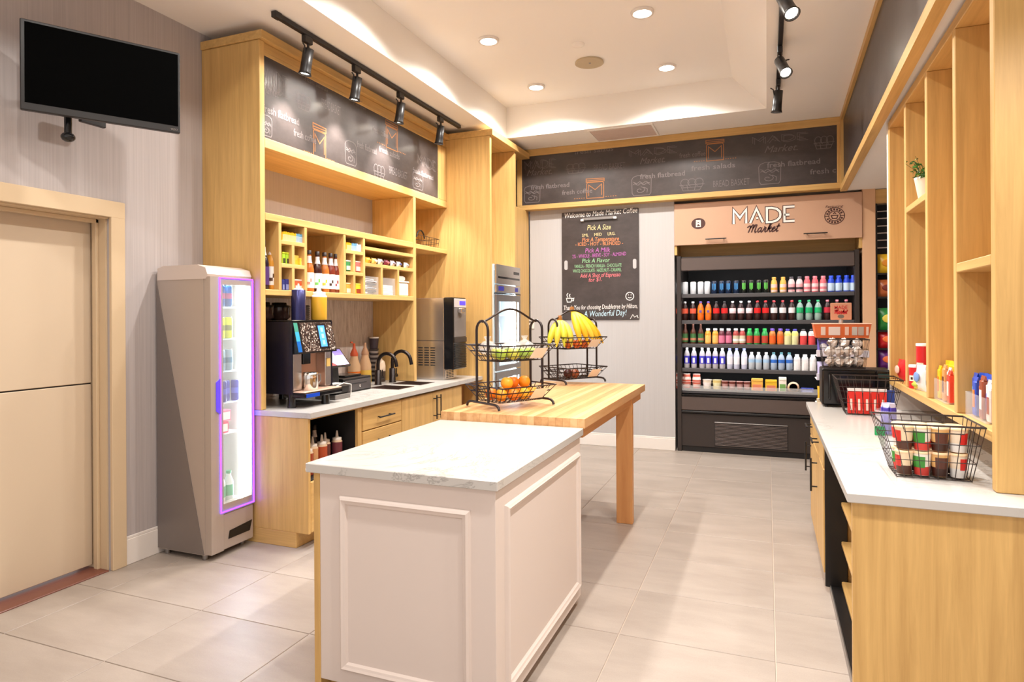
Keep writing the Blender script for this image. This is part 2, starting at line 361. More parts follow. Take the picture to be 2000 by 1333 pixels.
def track_head(p, aim, length, label, energy, ang=75):
    """one adjustable spot hanging from a track; p = under the track, aim = point lit"""
    t = thing('track_spotlight', label, 'spotlight', p, group='black track spotlights'); p = Vector(p)
    bb('adapter', mTrackB, t, p.x-.018, p.x+.018, p.y-.04, p.y+.04, p.z-.05, p.z, b=.004)
    MB().tube([p+Vector((0, .01, -.05)), p+Vector((0, .01, -.10))], .009, 8).build('stem', mTrackB, t)
    d = (Vector(aim)-p).normalized(); k = p+Vector((0, .01, -.10)); q = d.to_track_quat('Z', 'Y').to_matrix()
    mb = MB().lathe([(1e-5, -.02), (.036, -.015), (.037, .10), (.039, .14), (.046, length), (.040, length), (.034, length-.02), (1e-5, length-.02)], (0, 0, 0), 18)
    mb.v = [tuple(k+q @ Vector(v)) for v in mb.v]; mb.build('barrel', mTrackB, t)
    ml = MB().lathe([(.034, length-.012), (1e-5, length-.012)], (0, 0, 0), 18); ml.v = [tuple(k+q @ Vector(v)) for v in ml.v]; ml.build('lens', mLamp, t)
    MB().tube([k+q @ Vector((.036, 0, .02)), k+q @ Vector((.05, 0, -.02)), k+q @ Vector((.075, 0, -.03))], .005, 6).build('locking_lever', mTrackB, t)
    e = k+d*(length+.01)
    spot('track_or_added_lamp', e, e+d, energy, ang, .55, .03)
XT = -2.93
t = thing('lighting_track', 'long black lighting track along the left chalkboard', 'track', (XT, 3.30, CEIL-.05))
bb('rail', mTrackB, t, XT-.018, XT+.018, 3.30, 5.97, CEIL-.036, CEIL-.004, b=.003); bb('feed_box', mTrackB, t, XT-.02, XT+.02, 3.28, 3.34, CEIL-.04, CEIL, b=.003)
for k, (px_, py_) in enumerate(((600, 82), (696, 140), (782, 192), (860, 237))):
    y = onX(XT, px_, py_-8).y
    track_head((XT, y, CEIL-.036), (XT-.22, y+.03*(k-1), 2.2), .16, ['black spotlight at the near end of the left track, first of four', 'second black spotlight of four on the left track', 'third black spotlight of four on the left track', 'black spotlight at the far end of the left track by the tall cabinet'][k], TRACK_E*1.5)
t = thing('lighting_track', 'short black lighting track seen end on beside the right soffit', 'track', (.10, 4.0, CEIL-.05))
bb('rail', mTrackB, t, .085, .118, 1.4, 6.05, CEIL-.036, CEIL-.004, b=.003); bb('feed_box', mTrackB, t, .083, .12, 6.0, 6.08, CEIL-.04, CEIL, b=.003)
for k, (y, aim) in enumerate(((4.05, (.75, 2.9, 1.5)), (5.05, (.75, 3.4, 1.3)), (5.75, (-.2, 6.2, .3)))):
    track_head((.10, y, CEIL-.036), aim, .16, ['bright black spotlight at the top edge of the right track', 'middle black spotlight of three on the right track', 'far black spotlight at the lower end of the right track'][k], TRACK_E, 50)

for y in (3.35, 2.5, 1.6): spot('track_or_added_lamp', (.07, y, CEIL-.25), (-.55, y+.1, .3), 75, 80, .6, .03)      # unseen spots added on the right track's line to brighten aisle and island
# ---------------------------------------------------------------- chalk drawings
def strokes(name, polys, wd, o, ax, m, parent): return MB().ribbon(polys, wd, o, *ax).build(name, m, parent)
def jar(o, w, h, ax, m, parent, name='jar_drawing', wd=.008):
    P = [[(0, 0), (0, .74*h), (.06*w, .8*h), (.94*w, .8*h), (w, .74*h), (w, 0), (0, 0)], [(-.03*w, .83*h), (-.03*w, h), (1.03*w, h*.97), (1.03*w, .83*h), (-.03*w, .83*h)], [(-.03*w, .9*h), (1.03*w, .9*h)],
         [(.12*w, .12*h), (.12*w, .68*h), (.5*w, .42*h), (.88*w, .68*h), (.88*w, .12*h)]]
    for k in range(5): P += [[((-.75+k*.14)*w, .03*h), ((-.68+k*.14)*w, .03*h)], [((1.1+k*.14)*w, .03*h), ((1.17+k*.14)*w, .03*h)]]
    return strokes(name, P, wd, o, ax, m, parent)
def glassd(o, w, h, ax, m, parent):
    wave = lambda y, q: [(w*(.08+.84*k/10), h*(y+.05*math.sin(k*1.7+q))) for k in range(11)]
    spiral = [(w*(.42+(.05+.022*k)*math.cos(k*.7)), h*(.26+(.03+.013*k)*math.sin(k*.7))) for k in range(12)]
    return strokes('cup_drawing', [[(.10*w, 0), (.02*w, .12*h), (0, .80*h), (.08*w, .93*h), (.3*w, h), (.7*w, h), (.92*w, .93*h), (w, .80*h), (.98*w, .12*h), (.90*w, 0), (.10*w, 0)], wave(.56, 0), wave(.64, 1.2), spiral, [(.62*w, .4*h), (.8*w, .3*h), (.78*w, .12*h)]], .006, o, ax, m, parent)
def basketd(o, w, h, ax, m, parent):
    P = [[(.05*w, .45*h), (.15*w, 0), (.8*w, 0), (.95*w, .45*h)], [(0, .45*h), (w, .45*h)]]
    for k in range(3): P.append([(w*(.22+.28*k)+w*.17*math.cos(a), h*.62+h*.3*math.sin(a)) for a in [i*math.pi/5 for i in range(-1, 8)]])
    P += [[(.1*w, .25*h), (.9*w, .25*h)], [(.35*w, 0), (.3*w, .45*h)], [(.6*w, 0), (.65*w, .45*h)]]
    return strokes('bread_basket_drawing', P, .006, o, ax, m, parent)
MADE = [([(0, 0), (0, 1), (.13, .42), (.26, 1), (.26, 0)], 0), ([(.0, 0), (.13, 1), (.26, 0)], .34), ([(0, 0), (0, 1), (.1, 1), (.2, .9), (.26, .7), (.27, .5), (.26, .3), (.2, .1), (.1, 0), (0, 0)], .68), ([(.2, 1), (0, 1), (0, 0), (.2, 0)], 1.03)]
def made(w, h): 
    k = w/1.25; L = [[((x+dx)*k, y*h) for x, y in p] for p, dx in MADE]
    L.append([((.07+.34)*k+0, .3*h), ((.19+.34)*k, .3*h)][:0] or [((.34+.165)*k, .33*h), ((.34+.125)*k, .33*h)]); L.append([(1.03*k, .45*h), (1.13*k, .45*h)]); return L
def outline_word(o, w, h, ax, m, parent):
    g = .012
    return strokes('made_outline', made(w, h)+[[(x+g*1.6, y-g) for x, y in p] for p in made(w, h)], .005, o, ax, m, parent)

# chalkboard fascia on the back wall
YC = 7.18
t = thing('chalkboard_fascia', 'long framed chalkboard above the back wall with MADE Market drawings', 'chalkboard', (-1.0, YC, 2.755))
x0, x1, z0, z1 = -2.70, .662, 2.812, 3.39
bd = bx('board', mChalk, t, x0-.01, x1+.01, YC, YC+.09, z0-.01, CEIL-.03)
bb('bottom_rail', wX, t, x0-.06, x1+.055, YC-.018, YB+.02, 2.755, z0); bb('top_rail', wX, t, x0-.06, x1+.055, YC-.018, YC+.09, z1, CEIL-.002)
bb('stile', wV, t, x0-.06, x0, YC-.017, YC+.09, z0, z1); bb('stile', wV, t, x1, x1+.055, YC-.017, YC+.09, z0, z1)
def pB(x, y): return onY(YC, x, y)
def putB(s, xa, ya, xb, yb, h=None, m=mCh, shear=0, bold=.012):
    a, b = pB(xa, ya), pB(xb, yb); rt = (b-a); wdt = rt.length; rt = Vector((1, 0, 0))
    text(s, a, rt, (0, 0, 1), (0, -1, 0), m, bd, width=wdt, height=(h or 10)*.0058, shear=shear, bold=bold, name='chalk_lettering')
def boxB(fn, xa, ya, xb, yb, m=mCh):
    a, b = pB(xa, yb), pB(xb, ya); return fn(a, b.x-a.x, b.z-a.z, BK, m, bd)
for s, a in (('fresh salads', (1122, 302, 1198, 294)), ('fresh flatbread', (1037, 371, 1112, 366)), ('fresh coffee', (1098, 381, 1157, 376)), ('fresh flatbread', (1250, 350, 1338, 343)), ('fresh coffee', (1327, 309, 1378, 303)),
             ('fresh salads', (1350, 334, 1436, 327)), ('fresh flatbread', (1498, 328, 1602, 319)), ('fresh c', (1582, 341, 1633, 337))): putB(s, *a, h=13)
for s, a in (('BREAD BASKET', (1160, 334, 1221, 330)), ('BREAD BASKET', (1393, 366, 1464, 360))): putB(s, *a, h=17, bold=-.01)
for a in ((1029, 344, 1078, 341), (1250, 321, 1299, 316), (1493, 299, 1558, 291)): putB('Market.', *a, h=17, shear=.4, bold=.0)
boxB(outline_word, 1229, 285, 1320, 305); boxB(outline_word, 1470, 258, 1576, 281); boxB(outline_word, 1024, 310, 1084, 331)
boxB(jar, 1146, 347, 1179, 388, mChO); boxB(jar, 1380, 271, 1413, 315, mChO)
boxB(glassd, 1024, 362, 1055, 397); boxB(glassd, 1234, 341, 1272, 383); boxB(glassd, 1482, 315, 1525, 361)
boxB(basketd, 1105, 316, 1145, 340); boxB(basketd, 1327, 345, 1376, 374); boxB(basketd, 1589, 262, 1630, 292)

# ---------------------------------------------------------------- menu board
ax0, ax1, az0, az1 = -2.237, -1.334, 1.452, 2.710
t = thing('menu_board', 'black clipboard menu board with handwritten coffee choices on the back wall', 'menu board', (-1.785, 7.26, az0))
mbd = bb('board', mChalk, t, ax0, ax1, 7.262, YB-.001, az0, az1, b=.004)
def rnd_rect(x0, x1, z0, z1, y0, y1, r, mb, n=5):
    pts = []
    for cx, cz, a0 in ((x1-r, z1-r, 0), (x0+r, z1-r, 90), (x0+r, z0+r, 180), (x1-r, z0+r, 270)):
        for k in range(n): a = R(a0+90*k/(n-1)); pts.append((cx+r*math.cos(a), cz+r*math.sin(a)))
    return mb.prism(pts, 1, y0, y1)
for q in ((1105.5, 509, 528), (1239.5, 505, 526)):
    c = onY(7.26, q[0], (q[1]+q[2])/2); rnd_rect(c.x-.02, c.x+.02, c.z-.055, c.z+.055, 7.2595, 7.262, .018, MB()).build('hand_slot', mWb, t)
cl = bb('clip', mSteelD, t, -1.98, -1.60, 7.235, 7.262, 2.600, 2.635, b=.005); bb('clip_end', mWhiteInk, t, -2.0, -1.965, 7.232, 7.262, 2.592, 2.618); bb('clip_end', mWhiteInk, t, -1.615, -1.58, 7.232, 7.262, 2.600, 2.626)
MZ = {'w': mat('chalk_white', (.85, .80, .76), .9), 'y': mat('chalk_yellow', (.75, .62, .32), .9), 'o': mat('chalk_terracotta', (.75, .28, .12), .9), 'p': mat('chalk_purple', (.48, .14, .42), .9), 'g': mat('chalk_green', (.30, .55, .30), .9), 'r': mat('chalk_red', (.80, .20, .22), .9), 'b': mat('chalk_blue', (.52, .70, .78), .9)}
def pM(s, k, xa, ya, xb, yb, h, shear=.18, bold=.004):
    a, b = onY(7.2615, xa, ya), onY(7.2615, xb, yb)
    text(s, a, Vector((1, 0, (b.z-a.z)/(b.x-a.x))), (0, 0, 1), (0, -1, 0), MZ[k], mbd, width=b.x-a.x, height=h, shear=shear, bold=bold, name='chalk_lettering')
pM('Welcome to Made Market Coffee', 'w', 1103, 427, 1245, 415, .085)
pM('Pick A Size', 'y', 1147, 450, 1193, 448, .085); pM('SML     MED     LRG.', 'y', 1137, 463, 1202, 459, .05, 0)
pM('Pick A Temperature', 'o', 1137, 473, 1209, 470, .07); pM('- ICED - HOT - BLENDED -', 'o', 1124, 481, 1217, 478, .058, 0)
pM('Pick A Milk', 'p', 1143, 494, 1192, 492, .075); pM('2% - WHOLE - BREVE - SOY - ALMOND', 'p', 1118, 505, 1223, 499, .06, 0)
pM('Pick A Flavor', 'g', 1137, 514, 1191, 512, .07); pM('VANILLA - FRENCH VANILLA - CHOCOLATE', 'g', 1122, 524, 1214, 521, .055, 0); pM('WHITE CHOCOLATE - HAZELNUT - CARAMEL', 'g', 1119, 533, 1214, 530, .055, 0)
pM('Add A Shot of Espresso', 'r', 1133, 543, 1212, 540, .068); pM('for $1.', 'r', 1150, 551, 1176, 549, .065)
pM('Thank You for choosing Doubletree by Hilton,', 'w', 1101, 606, 1245, 602, .075); pM('Have A Wonderful Day!', 'b', 1116, 620, 1224, 616, .095)
c = onY(7.2615, 1230, 579); strokes('smiley_drawing', [[(.045*math.cos(a), .045*math.sin(a)) for a in [k*math.pi/8 for k in range(17)]], [(-.015, .01), (-.015, .02)], [(.015, .01), (.015, .02)], [(-.02, -.012), (0, -.02), (.02, -.012)]], .009, c, BK, MZ['w'], mbd)
c = onY(7.2615, 1112, 583); strokes('cup_drawing', [[(-.035, 0), (-.025, -.045), (.02, -.045), (.032, 0), (-.035, 0)], [(.03, -.01), (.055, 0), (.05, -.03), (.025, -.03)], [(-.02, .01), (-.03, .04), (-.015, .06)], [(.01, .01), (0, .035), (.012, .05)]], .009, c, BK, MZ['w'], mbd)
c = onY(7.2615, 1236, 620); strokes('signature', [[(-.03, -.02), (0, .03), (.02, 0), (.05, .02), (.06, -.01)]], .006, c, BK, MZ['w'], mbd)
# wall socket
c = onY(YB, 1036, 633); t = thing('power_socket', 'white double wall socket on the back wall beside the tall cabinet', 'socket', (c.x, YB-.004, c.z))
bb('plate', mWhite, t, c.x-.05, c.x+.05, YB-.008, YB, c.z-.06, c.z+.06); bx('outlet', mSteelD, t, c.x-.015, c.x+.015, YB-.009, YB-.008, c.z+.012, c.z+.035); bx('outlet', mSteelD, t, c.x-.015, c.x+.015, YB-.009, YB-.008, c.z-.035, c.z-.012)

# ================================================================== ISLAND AND TABLE
ix0, ix1, iy0, iy1, iz = -1.724, -.888, 2.095, 3.245, .915
t = thing('island_worktop', 'white veined quartz slab on top of the panelled island', 'worktop', ((ix0+ix1)/2, (iy0+iy1)/2, iz-.04)); bb('slab', mQz, t, ix0, ix1, iy0, iy1, iz-.037, iz, b=.003)
bx0, bx1, by0, by1, bz0 = -1.672, -.905, 2.118, 3.235, .05
t = thing('island_cabinet', 'white panelled island cabinet with picture-frame mouldings and oak end panel', 'island', ((bx0+bx1)/2, (by0+by1)/2, 0))
bb('body', mPaint, t, bx0, bx1, by0, by1, bz0, iz-.037, b=.002); bb('side_panel', wV, t, bx0-.03, bx0, by0-.001, by1, .0, iz-.037, b=.002)
bb('plinth', wX, t, bx0, bx1-.05, by0+.06, by1, 0, bz0)
def moulding(plane, u0, u1, z0, z1, t, name='moulding', w=.036):
    prof = [(0, 0), (.006, .012), (.014, .018), (.022, .013), (.03, .010), (w, 0)]       # inward distance, projection
    out = []
    corners = [(u0, z0), (u1, z0), (u1, z1), (u0, z1)]; ins = [(1, 1), (-1, 1), (-1, -1), (1, -1)]
    for k in range(4):
        a, b = corners[k], corners[(k+1) % 4]; ia, ib = ins[k], ins[(k+1) % 4]; mb = MB(); v = []
        for (c, i) in ((a, ia), (b, ib)):
            for d, h in prof:
                u, z = c[0]+i[0]*d, c[1]+i[1]*d
                v.append((u, by0-h, z) if plane == 'y' else (bx1+h, u, z))
        n = len(prof); f = [(j, j+1, n+j+1, n+j) for j in range(n-1)]+[(n-1, 0, n, 2*n-1), tuple(range(n)), tuple(range(2*n-1, n-1, -1))]
        mb.add(v, f).build(name, mPaint, t)
moulding('y', -1.575, -1.003, .104, .795, t); moulding('x', 2.20, 3.20, .108, .80, t, w=.036)

tx0, tx1, ty0, ty1, tz = -1.722, -.882, 3.248, 5.04, .962
t = thing('butcher_block_table', 'long butcher block table of orange-toned wooden staves behind the island', 'table', ((tx0+tx1)/2, (ty0+ty1)/2, 0))
n = 21; sw = (tx1-tx0)/n
def stfn(mb): mb.bbox(.0002, sw-.0002, 0, ty1-ty0, -.05, 0, b=.0008)
for k in range(n):
    o = shared('stave', 'stave', stfn, wB, t); o.location = (tx0+k*sw-(tx0+tx1)/2, ty0-(ty0+ty1)/2, tz)
wLeg = wood('table_leg_wood', (.58, .265, .095), (.74, .39, .155), (9, 9, .5))
bb('apron', wood('table_apron_wood', (.58, .265, .095), (.74, .39, .155), (9, .5, 9)), t, tx1-.05, tx1-.025, ty0+.06, ty1-.06, tz-.11, tz-.05); bb('apron', MATS['table_apron_wood'], t, tx0+.025, tx0+.05, ty0+.06, ty1-.06, tz-.11, tz-.05)
bb('apron', wX, t, tx0+.05, tx1-.05, ty1-.085, ty1-.06, tz-.11, tz-.05)
bb('leg', wLeg, t, -1.017, -.902, 4.60, 4.66, 0, tz-.05); bb('leg', wLeg, t, tx0+.02, tx0+.135, 4.60, 4.66, 0, tz-.05)
bb('leg', wLeg, t, tx0+.02, tx0+.135, 3.32, 3.38, 0, tz-.05); bb('leg', wLeg, t, -1.06, -.945, 3.32, 3.38, 0, tz-.05)
# ================================================================== LEFT WALL UNIT
UX, UB = -3.12, -3.58            # front and back planes of the open shelving
Y0, Y1, YM = 3.36, 6.05, 5.365
t = thing('pigeonhole_shelving', 'tall built-in oak shelving with pigeonholes and a chalkboard fascia on the left wall', 'shelving', (-3.37, 4.7, .0))
bb('side_panel', wV, t, XL+.001, UX, Y0, Y0+.045, .885, 3.35, b=.002)
bb('crown_board', wY, t, XL+.001, UX+.03, Y0-.012, Y1, 3.352, 3.408); bb('upper_rail', wY, t, UX-.05, UX-.012, Y0+.045, Y1, 3.275, 3.352)
bb('moulding_strip', wY, t, UX-.02, UX-.004, Y0+.045, Y1, 3.262, 3.287)
cbl = bx('chalkboard_panel', mChalk, t, UX-.035, UX-.01, Y0+.045, 5.865, 2.708, 3.266); bb('end_stile', wV, t, UX-.05, UX-.004, 5.866, Y1, 2.71, 3.275)
bb('fascia_shelf', wY, t, UB, UX, Y0+.045, Y1, 2.640, 2.708)
bx('back_panel', mWp, t, XL+.002, UB, Y0+.045, YM+.02, 1.69, 3.30); bx('back_panel', wV, t, XL+.002, UB, YM+.02, Y1, .885, 2.64)
bx('backsplash', mSplash, t, XL+.002, UB, Y0+.045, YM, .885, 1.65)
bb('upright', wV, t, UB, UX, YM-.012, YM+.036, .885, 2.64)
bb('pigeonhole_top', wY, t, UB, UX, Y0+.045, YM-.012, 2.155, 2.205); bb('pigeonhole_floor', wY, t, UB, UX, Y0+.045, YM-.012, 1.650, 1.690)
bb('basket_shelf', wY, t, UB, UX, YM+.036, Y1, 2.155, 2.200)
def div(y, z0, z1, w=.028): bb('divider', wV, t, UB, UX-.001, y-w/2, y+w/2, z0, z1, b=.0015)
def hsh(y0, y1, z, w=.028): bb('small_shelf', wY, t, UB, UX-.001, y0+.014, y1-.014, z-w, z, b=.0015)
D1, D2, D3, D4 = 3.547, 3.814, 4.280, 4.546
bx('pigeonhole_back', wV, t, UB, UB+.006, Y0+.045, YM-.012, 1.69, 2.155)
for y in (D1, D2, D3, D4): div(y, 1.69, 2.155)
hsh(D1, D2, 2.038); hsh(D1, D2, 1.876); hsh(D3, D4, 2.040); hsh(D3, D4, 1.866)
for a, b, c, d in ((3.679, 1.69, 1.848, 0), (3.679, 1.876, 2.010, 0), (4.408, 1.69, 1.838, 0), (4.408, 1.866, 2.012, 0)): div(a, b, c)
hsh(D4, YM, 2.092); hsh(D4, YM, 1.955); div(4.812, 1.69, 1.927); div(5.081, 1.69, 1.927)
# chalk drawings on its fascia
def pL(x, y): return onX(UX-.01, x, y)
def putL(s, xa, ya, xb, yb, h, m=mCh, shear=0, bold=.012):
    a, b = pL(xa, ya), pL(xb, yb)
    text(s, (a.x, a.y, (a.z+b.z)/2), (0, 1, 0), (0, 0, 1), (1, 0, 0), m, cbl, width=b.y-a.y, height=h, shear=shear, bold=bold, name='chalk_lettering')
def boxL(fn, x0_, x1_, yb, yt, m=mCh):
    a, b = pL(x0_, yb), pL(x1_, yb); c = pL(x0_, yt); return fn(a, b.y-a.y, c.z-a.z, LF, m, cbl)
for s, a in (('fresh flatbread', (513, 222, 584, 241)), ('fresh coffee', (573, 266, 617, 280)), ('fresh flatbread', (697, 289, 735, 300)), ('fresh salads', (740, 298, 780, 310)), ('fresh salads', (592, 158, 640, 178)), ('fresh flatbread', (806, 340, 846, 350)), ('fresh coffee', (728, 260, 758, 268))): putL(s, *a, .075)
putL('Market', 513, 180, 545, 192, .10, shear=.4, bold=0); putL('BREAD BASKET', 760, 341, 795, 350, .10, bold=-.01); putL('BREAD BASKET', 628, 212, 665, 224, .10, bold=-.01)
putL('Market', 690, 205, 715, 215, .09, shear=.4, bold=0)
boxL(outline_word, 513, 560, 168, 128); boxL(outline_word, 815, 850, 318, 300); boxL(jar, 612, 636, 303, 240, mChO); boxL(jar, 754, 776, 287, 234, mChO)
boxL(glassd, 511, 531, 262, 222); boxL(glassd, 674, 696, 318, 272); boxL(glassd, 806, 826, 366, 334); boxL(basketd, 729, 752, 346, 316); boxL(basketd, 578, 608, 208, 176)

# ---------------------------------------------------------------- left base cabinets
ZC, FX = .883, -2.722
wtop = thing('left_worktop', 'long white quartz worktop with two sinks along the left wall', 'worktop', (-3.2, 4.7, ZC-.035))
# slab with two cut-outs, as strips between the openings
SK = [(4.70, 4.96), (5.07, 5.33)]; SX0, SX1 = -3.20, -2.89
mb = MB(); mb.box(XL+.001, SX0, Y0, Y1-.001, ZC-.035, ZC); mb.box(SX1, FX, Y0, Y1-.001, ZC-.035, ZC)
ys = [Y0, SK[0][0], SK[0][1], SK[1][0], SK[1][1], Y1-.001]
for a, b in ((ys[0], ys[1]), (ys[2], ys[3]), (ys[4], ys[5])): mb.box(SX0, SX1, a, b, ZC-.035, ZC)
mb.build('slab', mQz, wtop)
for a, b in SK:
    q = MB(); q.box(SX0+.001, SX1-.001, a+.001, b-.001, ZC-.20, ZC-.195)
    for w_ in ((SX0+.0005, SX0+.010, a, b), (SX1-.010, SX1-.0005, a, b), (SX0+.010, SX1-.010, a+.0005, a+.010), (SX0+.010, SX1-.010, b-.010, b-.0005)): q.box(*w_, ZC-.195, ZC+.003)
    q.build('sink_basin', mat('bronze_sink', (.09, .055, .045), .4, .4), wtop)
CF = -2.757                      # carcass front; doors stand proud of it
def bar_handle(parent, p, length, axis, out, m=mBlk, r=.006, off=.035):
    p = Vector(p); o = Vector(out)*off; a = Vector(axis)*(length/2); mb = MB()
    mb.tube([p+o-a, p+o+a], r, 8); 
    for k in (-.36, .36): mb.tube([p+Vector(axis)*(length*k), p+Vector(axis)*(length*k)+o], r*.8, 6)
    return mb.build('handle', m, parent)
t = thing('open_cabinet', 'oak base cabinet with a black open cubby above a lower drawer', 'cabinet', (-3.1, 3.65, 0))
ya, yb = Y0+.005, 3.935
bb('side_panel', wV, t, XL+.02, CF+.014, ya, ya+.022, .10, ZC-.036); bb('side_panel', wV, t, XL+.02, CF+.014, yb-.03, yb-.002, .10, ZC-.036)
bb('plinth', wX, t, XL+.02, -2.845, ya, yb-.002, 0, .10)
bx('cubby_lining', mDk, t, XL+.02, XL+.03, ya+.022, yb-.03, .42, ZC-.036); bx('cubby_lining', mDk, t, XL+.03, CF-.01, yb-.034, yb-.03, .445, ZC-.05); bx('cubby_lining', mDk, t, XL+.03, CF-.02, ya+.022, yb-.034, ZC-.052, ZC-.048)
bb('top_rail', wY, t, XL+.03, CF+.013, ya+.022, yb-.03, ZC-.048, ZC-.036); bb('cubby_floor', mDk, t, XL+.03, CF-.004, ya+.022, yb-.034, .42, .445); bb('lower_front', wY, t, CF-.02, CF+.014, ya+.024, yb-.032, .105, .432)
t = thing('drawer_cabinet', 'oak drawer cabinet between the open cubby and the sink cabinet', 'cabinet', (-3.1, 4.22, 0))
ya, yb = 3.937, 4.503
bb('body', wV, t, XL+.02, CF-.006, ya, yb, .10, ZC-.036); bb('plinth', wX, t, XL+.02, -2.845, ya, yb, 0, .10); bb('edge_strip', wV, t, CF-.006, CF+.006, ya, ya+.028, .10, ZC-.037)
for z0, z1 in ((.665, .828), (.39, .657), (.108, .382)):
    d = bb('drawer', wY, t, CF-.005, CF+.014, ya+.032, yb-.003, z0, z1); bar_handle(d, (CF+.014, (ya+yb)/2+.02, z1-.085), .21, (0, 1, 0), (1, 0, 0))
t = thing('sink_cabinet', 'oak double-door cabinet under the sinks with two upright black handles', 'cabinet', (-3.1, 5.05, 0))
ya, yb = 4.506, 5.605
bb('body', wV, t, XL+.02, CF-.006, ya, yb, .10, .67); bb('plinth', wX, t, XL+.02, -2.845, ya, yb, 0, .10); bb('top_rail', wY, t, CF-.03, CF-.006, ya, yb, .67, .83)
for (a, b, hy) in ((ya+.002, 5.070, 5.036), (5.074, yb-.002, 5.112)):
    d = bb('door', wV, t, CF-.005, CF+.014, a, b, .108, .828); bar_handle(d, (CF+.014, hy, .70), .21, (0, 0, 1), (1, 0, 0))
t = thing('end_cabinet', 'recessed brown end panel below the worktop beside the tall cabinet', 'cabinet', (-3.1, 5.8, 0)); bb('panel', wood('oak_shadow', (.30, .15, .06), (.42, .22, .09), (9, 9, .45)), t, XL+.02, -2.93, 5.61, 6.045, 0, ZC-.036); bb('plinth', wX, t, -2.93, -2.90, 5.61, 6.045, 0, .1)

# ---------------------------------------------------------------- tall cabinet with cooler
TXF = -2.625
t = thing('tall_cabinet', 'tall oak cabinet housing the glass-door cooler at the far end of the worktop', 'cabinet', (-3.1, 6.5, 0))
bb('side_panel', wV, t, XL+.001, TXF, Y1, Y1+.04, 0, 3.352, b=.002); bb('side_panel', wV, t, XL+.001, TXF, 6.745, 6.785, 0, 3.352, b=.002)
bb('crown_board', wY, t, XL+.001, TXF+.03, Y1+.0005, 7.155, 3.354, 3.42); bb('back_panel', wV, t, XL+.001, XL+.02, Y1+.04, 6.745, 0, 3.352); bb('filler_panel', wV, t, TXF-.06, TXF-.03, 6.785, YB-.001, 0, 2.754); bb('bridge_panel', wV, t, -3.1, -3.08, Y1+.04, 6.745, 2.06, 3.352)
bb('platform', wY, t, XL+.02, TXF-.02, Y1+.04, 6.745, 0, .08)
KX = -2.585
t = thing('glass_door_cooler', 'narrow stainless cooler with lit glass doors built into the tall cabinet', 'cooler', (-2.9, 6.4, .08))
ka, kb = Y1+.045, 6.74
q = MB(); q.box(-3.3, -3.28, ka, kb, .08, 2.04); q.box(-3.28, KX-.03, ka, ka+.02, .08, 2.04); q.box(-3.28, KX-.03, kb-.02, kb, .08, 2.04); q.box(-3.28, KX-.03, ka+.02, kb-.02, 2.02, 2.04); q.box(-3.28, KX-.03, ka+.02, kb-.02, .08, .10)
q.build('shell', mat('cooler_liner', (.75, .80, .82), .5), t)
pa = Y1+.055; pb = 6.80
bb('control_panel', mSteel, t, KX-.02, KX, pa, pb, 1.835, 2.04); bx('maker_plate', mBlkG, t, KX, KX+.002, 6.60, 6.76, 1.955, 1.985); bx('vent_slot', mBlkG, t, KX, KX+.002, pa+.05, pb-.03, 1.895, 1.915)
bb('lower_panel', mSteel, t, KX-.02, KX, pa, pb, 1.745, 1.828); bx('display', C(40, 40, 150, .3), t, KX, KX+.003, pa+.06, pa+.20, 1.765, 1.812); bx('display', C(40, 40, 150, .3), t, KX, KX+.003, pb-.16, pb-.08, 1.765, 1.81)
bx('shadow_gap', mBlkG, t, KX-.015, KX+.004, pa-.03, pb, 1.73, 1.742)
for z0, z1 in ((.93, 1.725), (.10, .915)):
    d = MB(); d.box(KX-.02, KX, pa, pa+.06, z0, z1); d.box(KX-.02, KX, pb-.05, pb, z0, z1); d.box(KX-.02, KX, pa+.06, pb-.05, z1-.07, z1); d.box(KX-.02, KX, pa+.06, pb-.05, z0, z0+.05)
    o = d.build('door', mSteelD, t); bx('pane', mGlass, o, KX-.014, KX-.008, pa+.06, pb-.05, z0+.05, z1-.07)
mLED = mat('led_cool', (.80, .92, 1), .5, emit=22)
bx('light_strip', mLED, t, KX-.05, KX-.035, kb-.05, kb-.025, .14, 1.98)
for z in (.35, .60, .90, 1.2, 1.5): bb('shelf', mat('wire_shelf_white', (.7, .75, .78), .4), t, -3.27, KX-.06, ka+.02, kb-.02, z, z+.012)
k = 0
for z in (.912, 1.212, 1.512):
    for y in (6.2, 6.31, 6.42, 6.53):
        p = thing('water_bottle', '%s clear bottle from the left on the %s shelf of the tall cooler' % (ORD[k % 4], ['third', 'second', 'top'][k//4]), 'bottle', (-2.75, y, z), group='bottles in the tall cooler', world=False); k += 1
        shared('body', 'kb', lambda mb: mb.lathe([(.03, 0), (.033, .01), (.033, .13), (.028, .16), (.014, .19), (.014, .2)], (0, 0, 0), 10), C(200, 225, 235, .2), p); shared('cap', 'kc', lambda mb: mb.cyl((0, 0, .2), .016, .018, 10), mWhite, p)

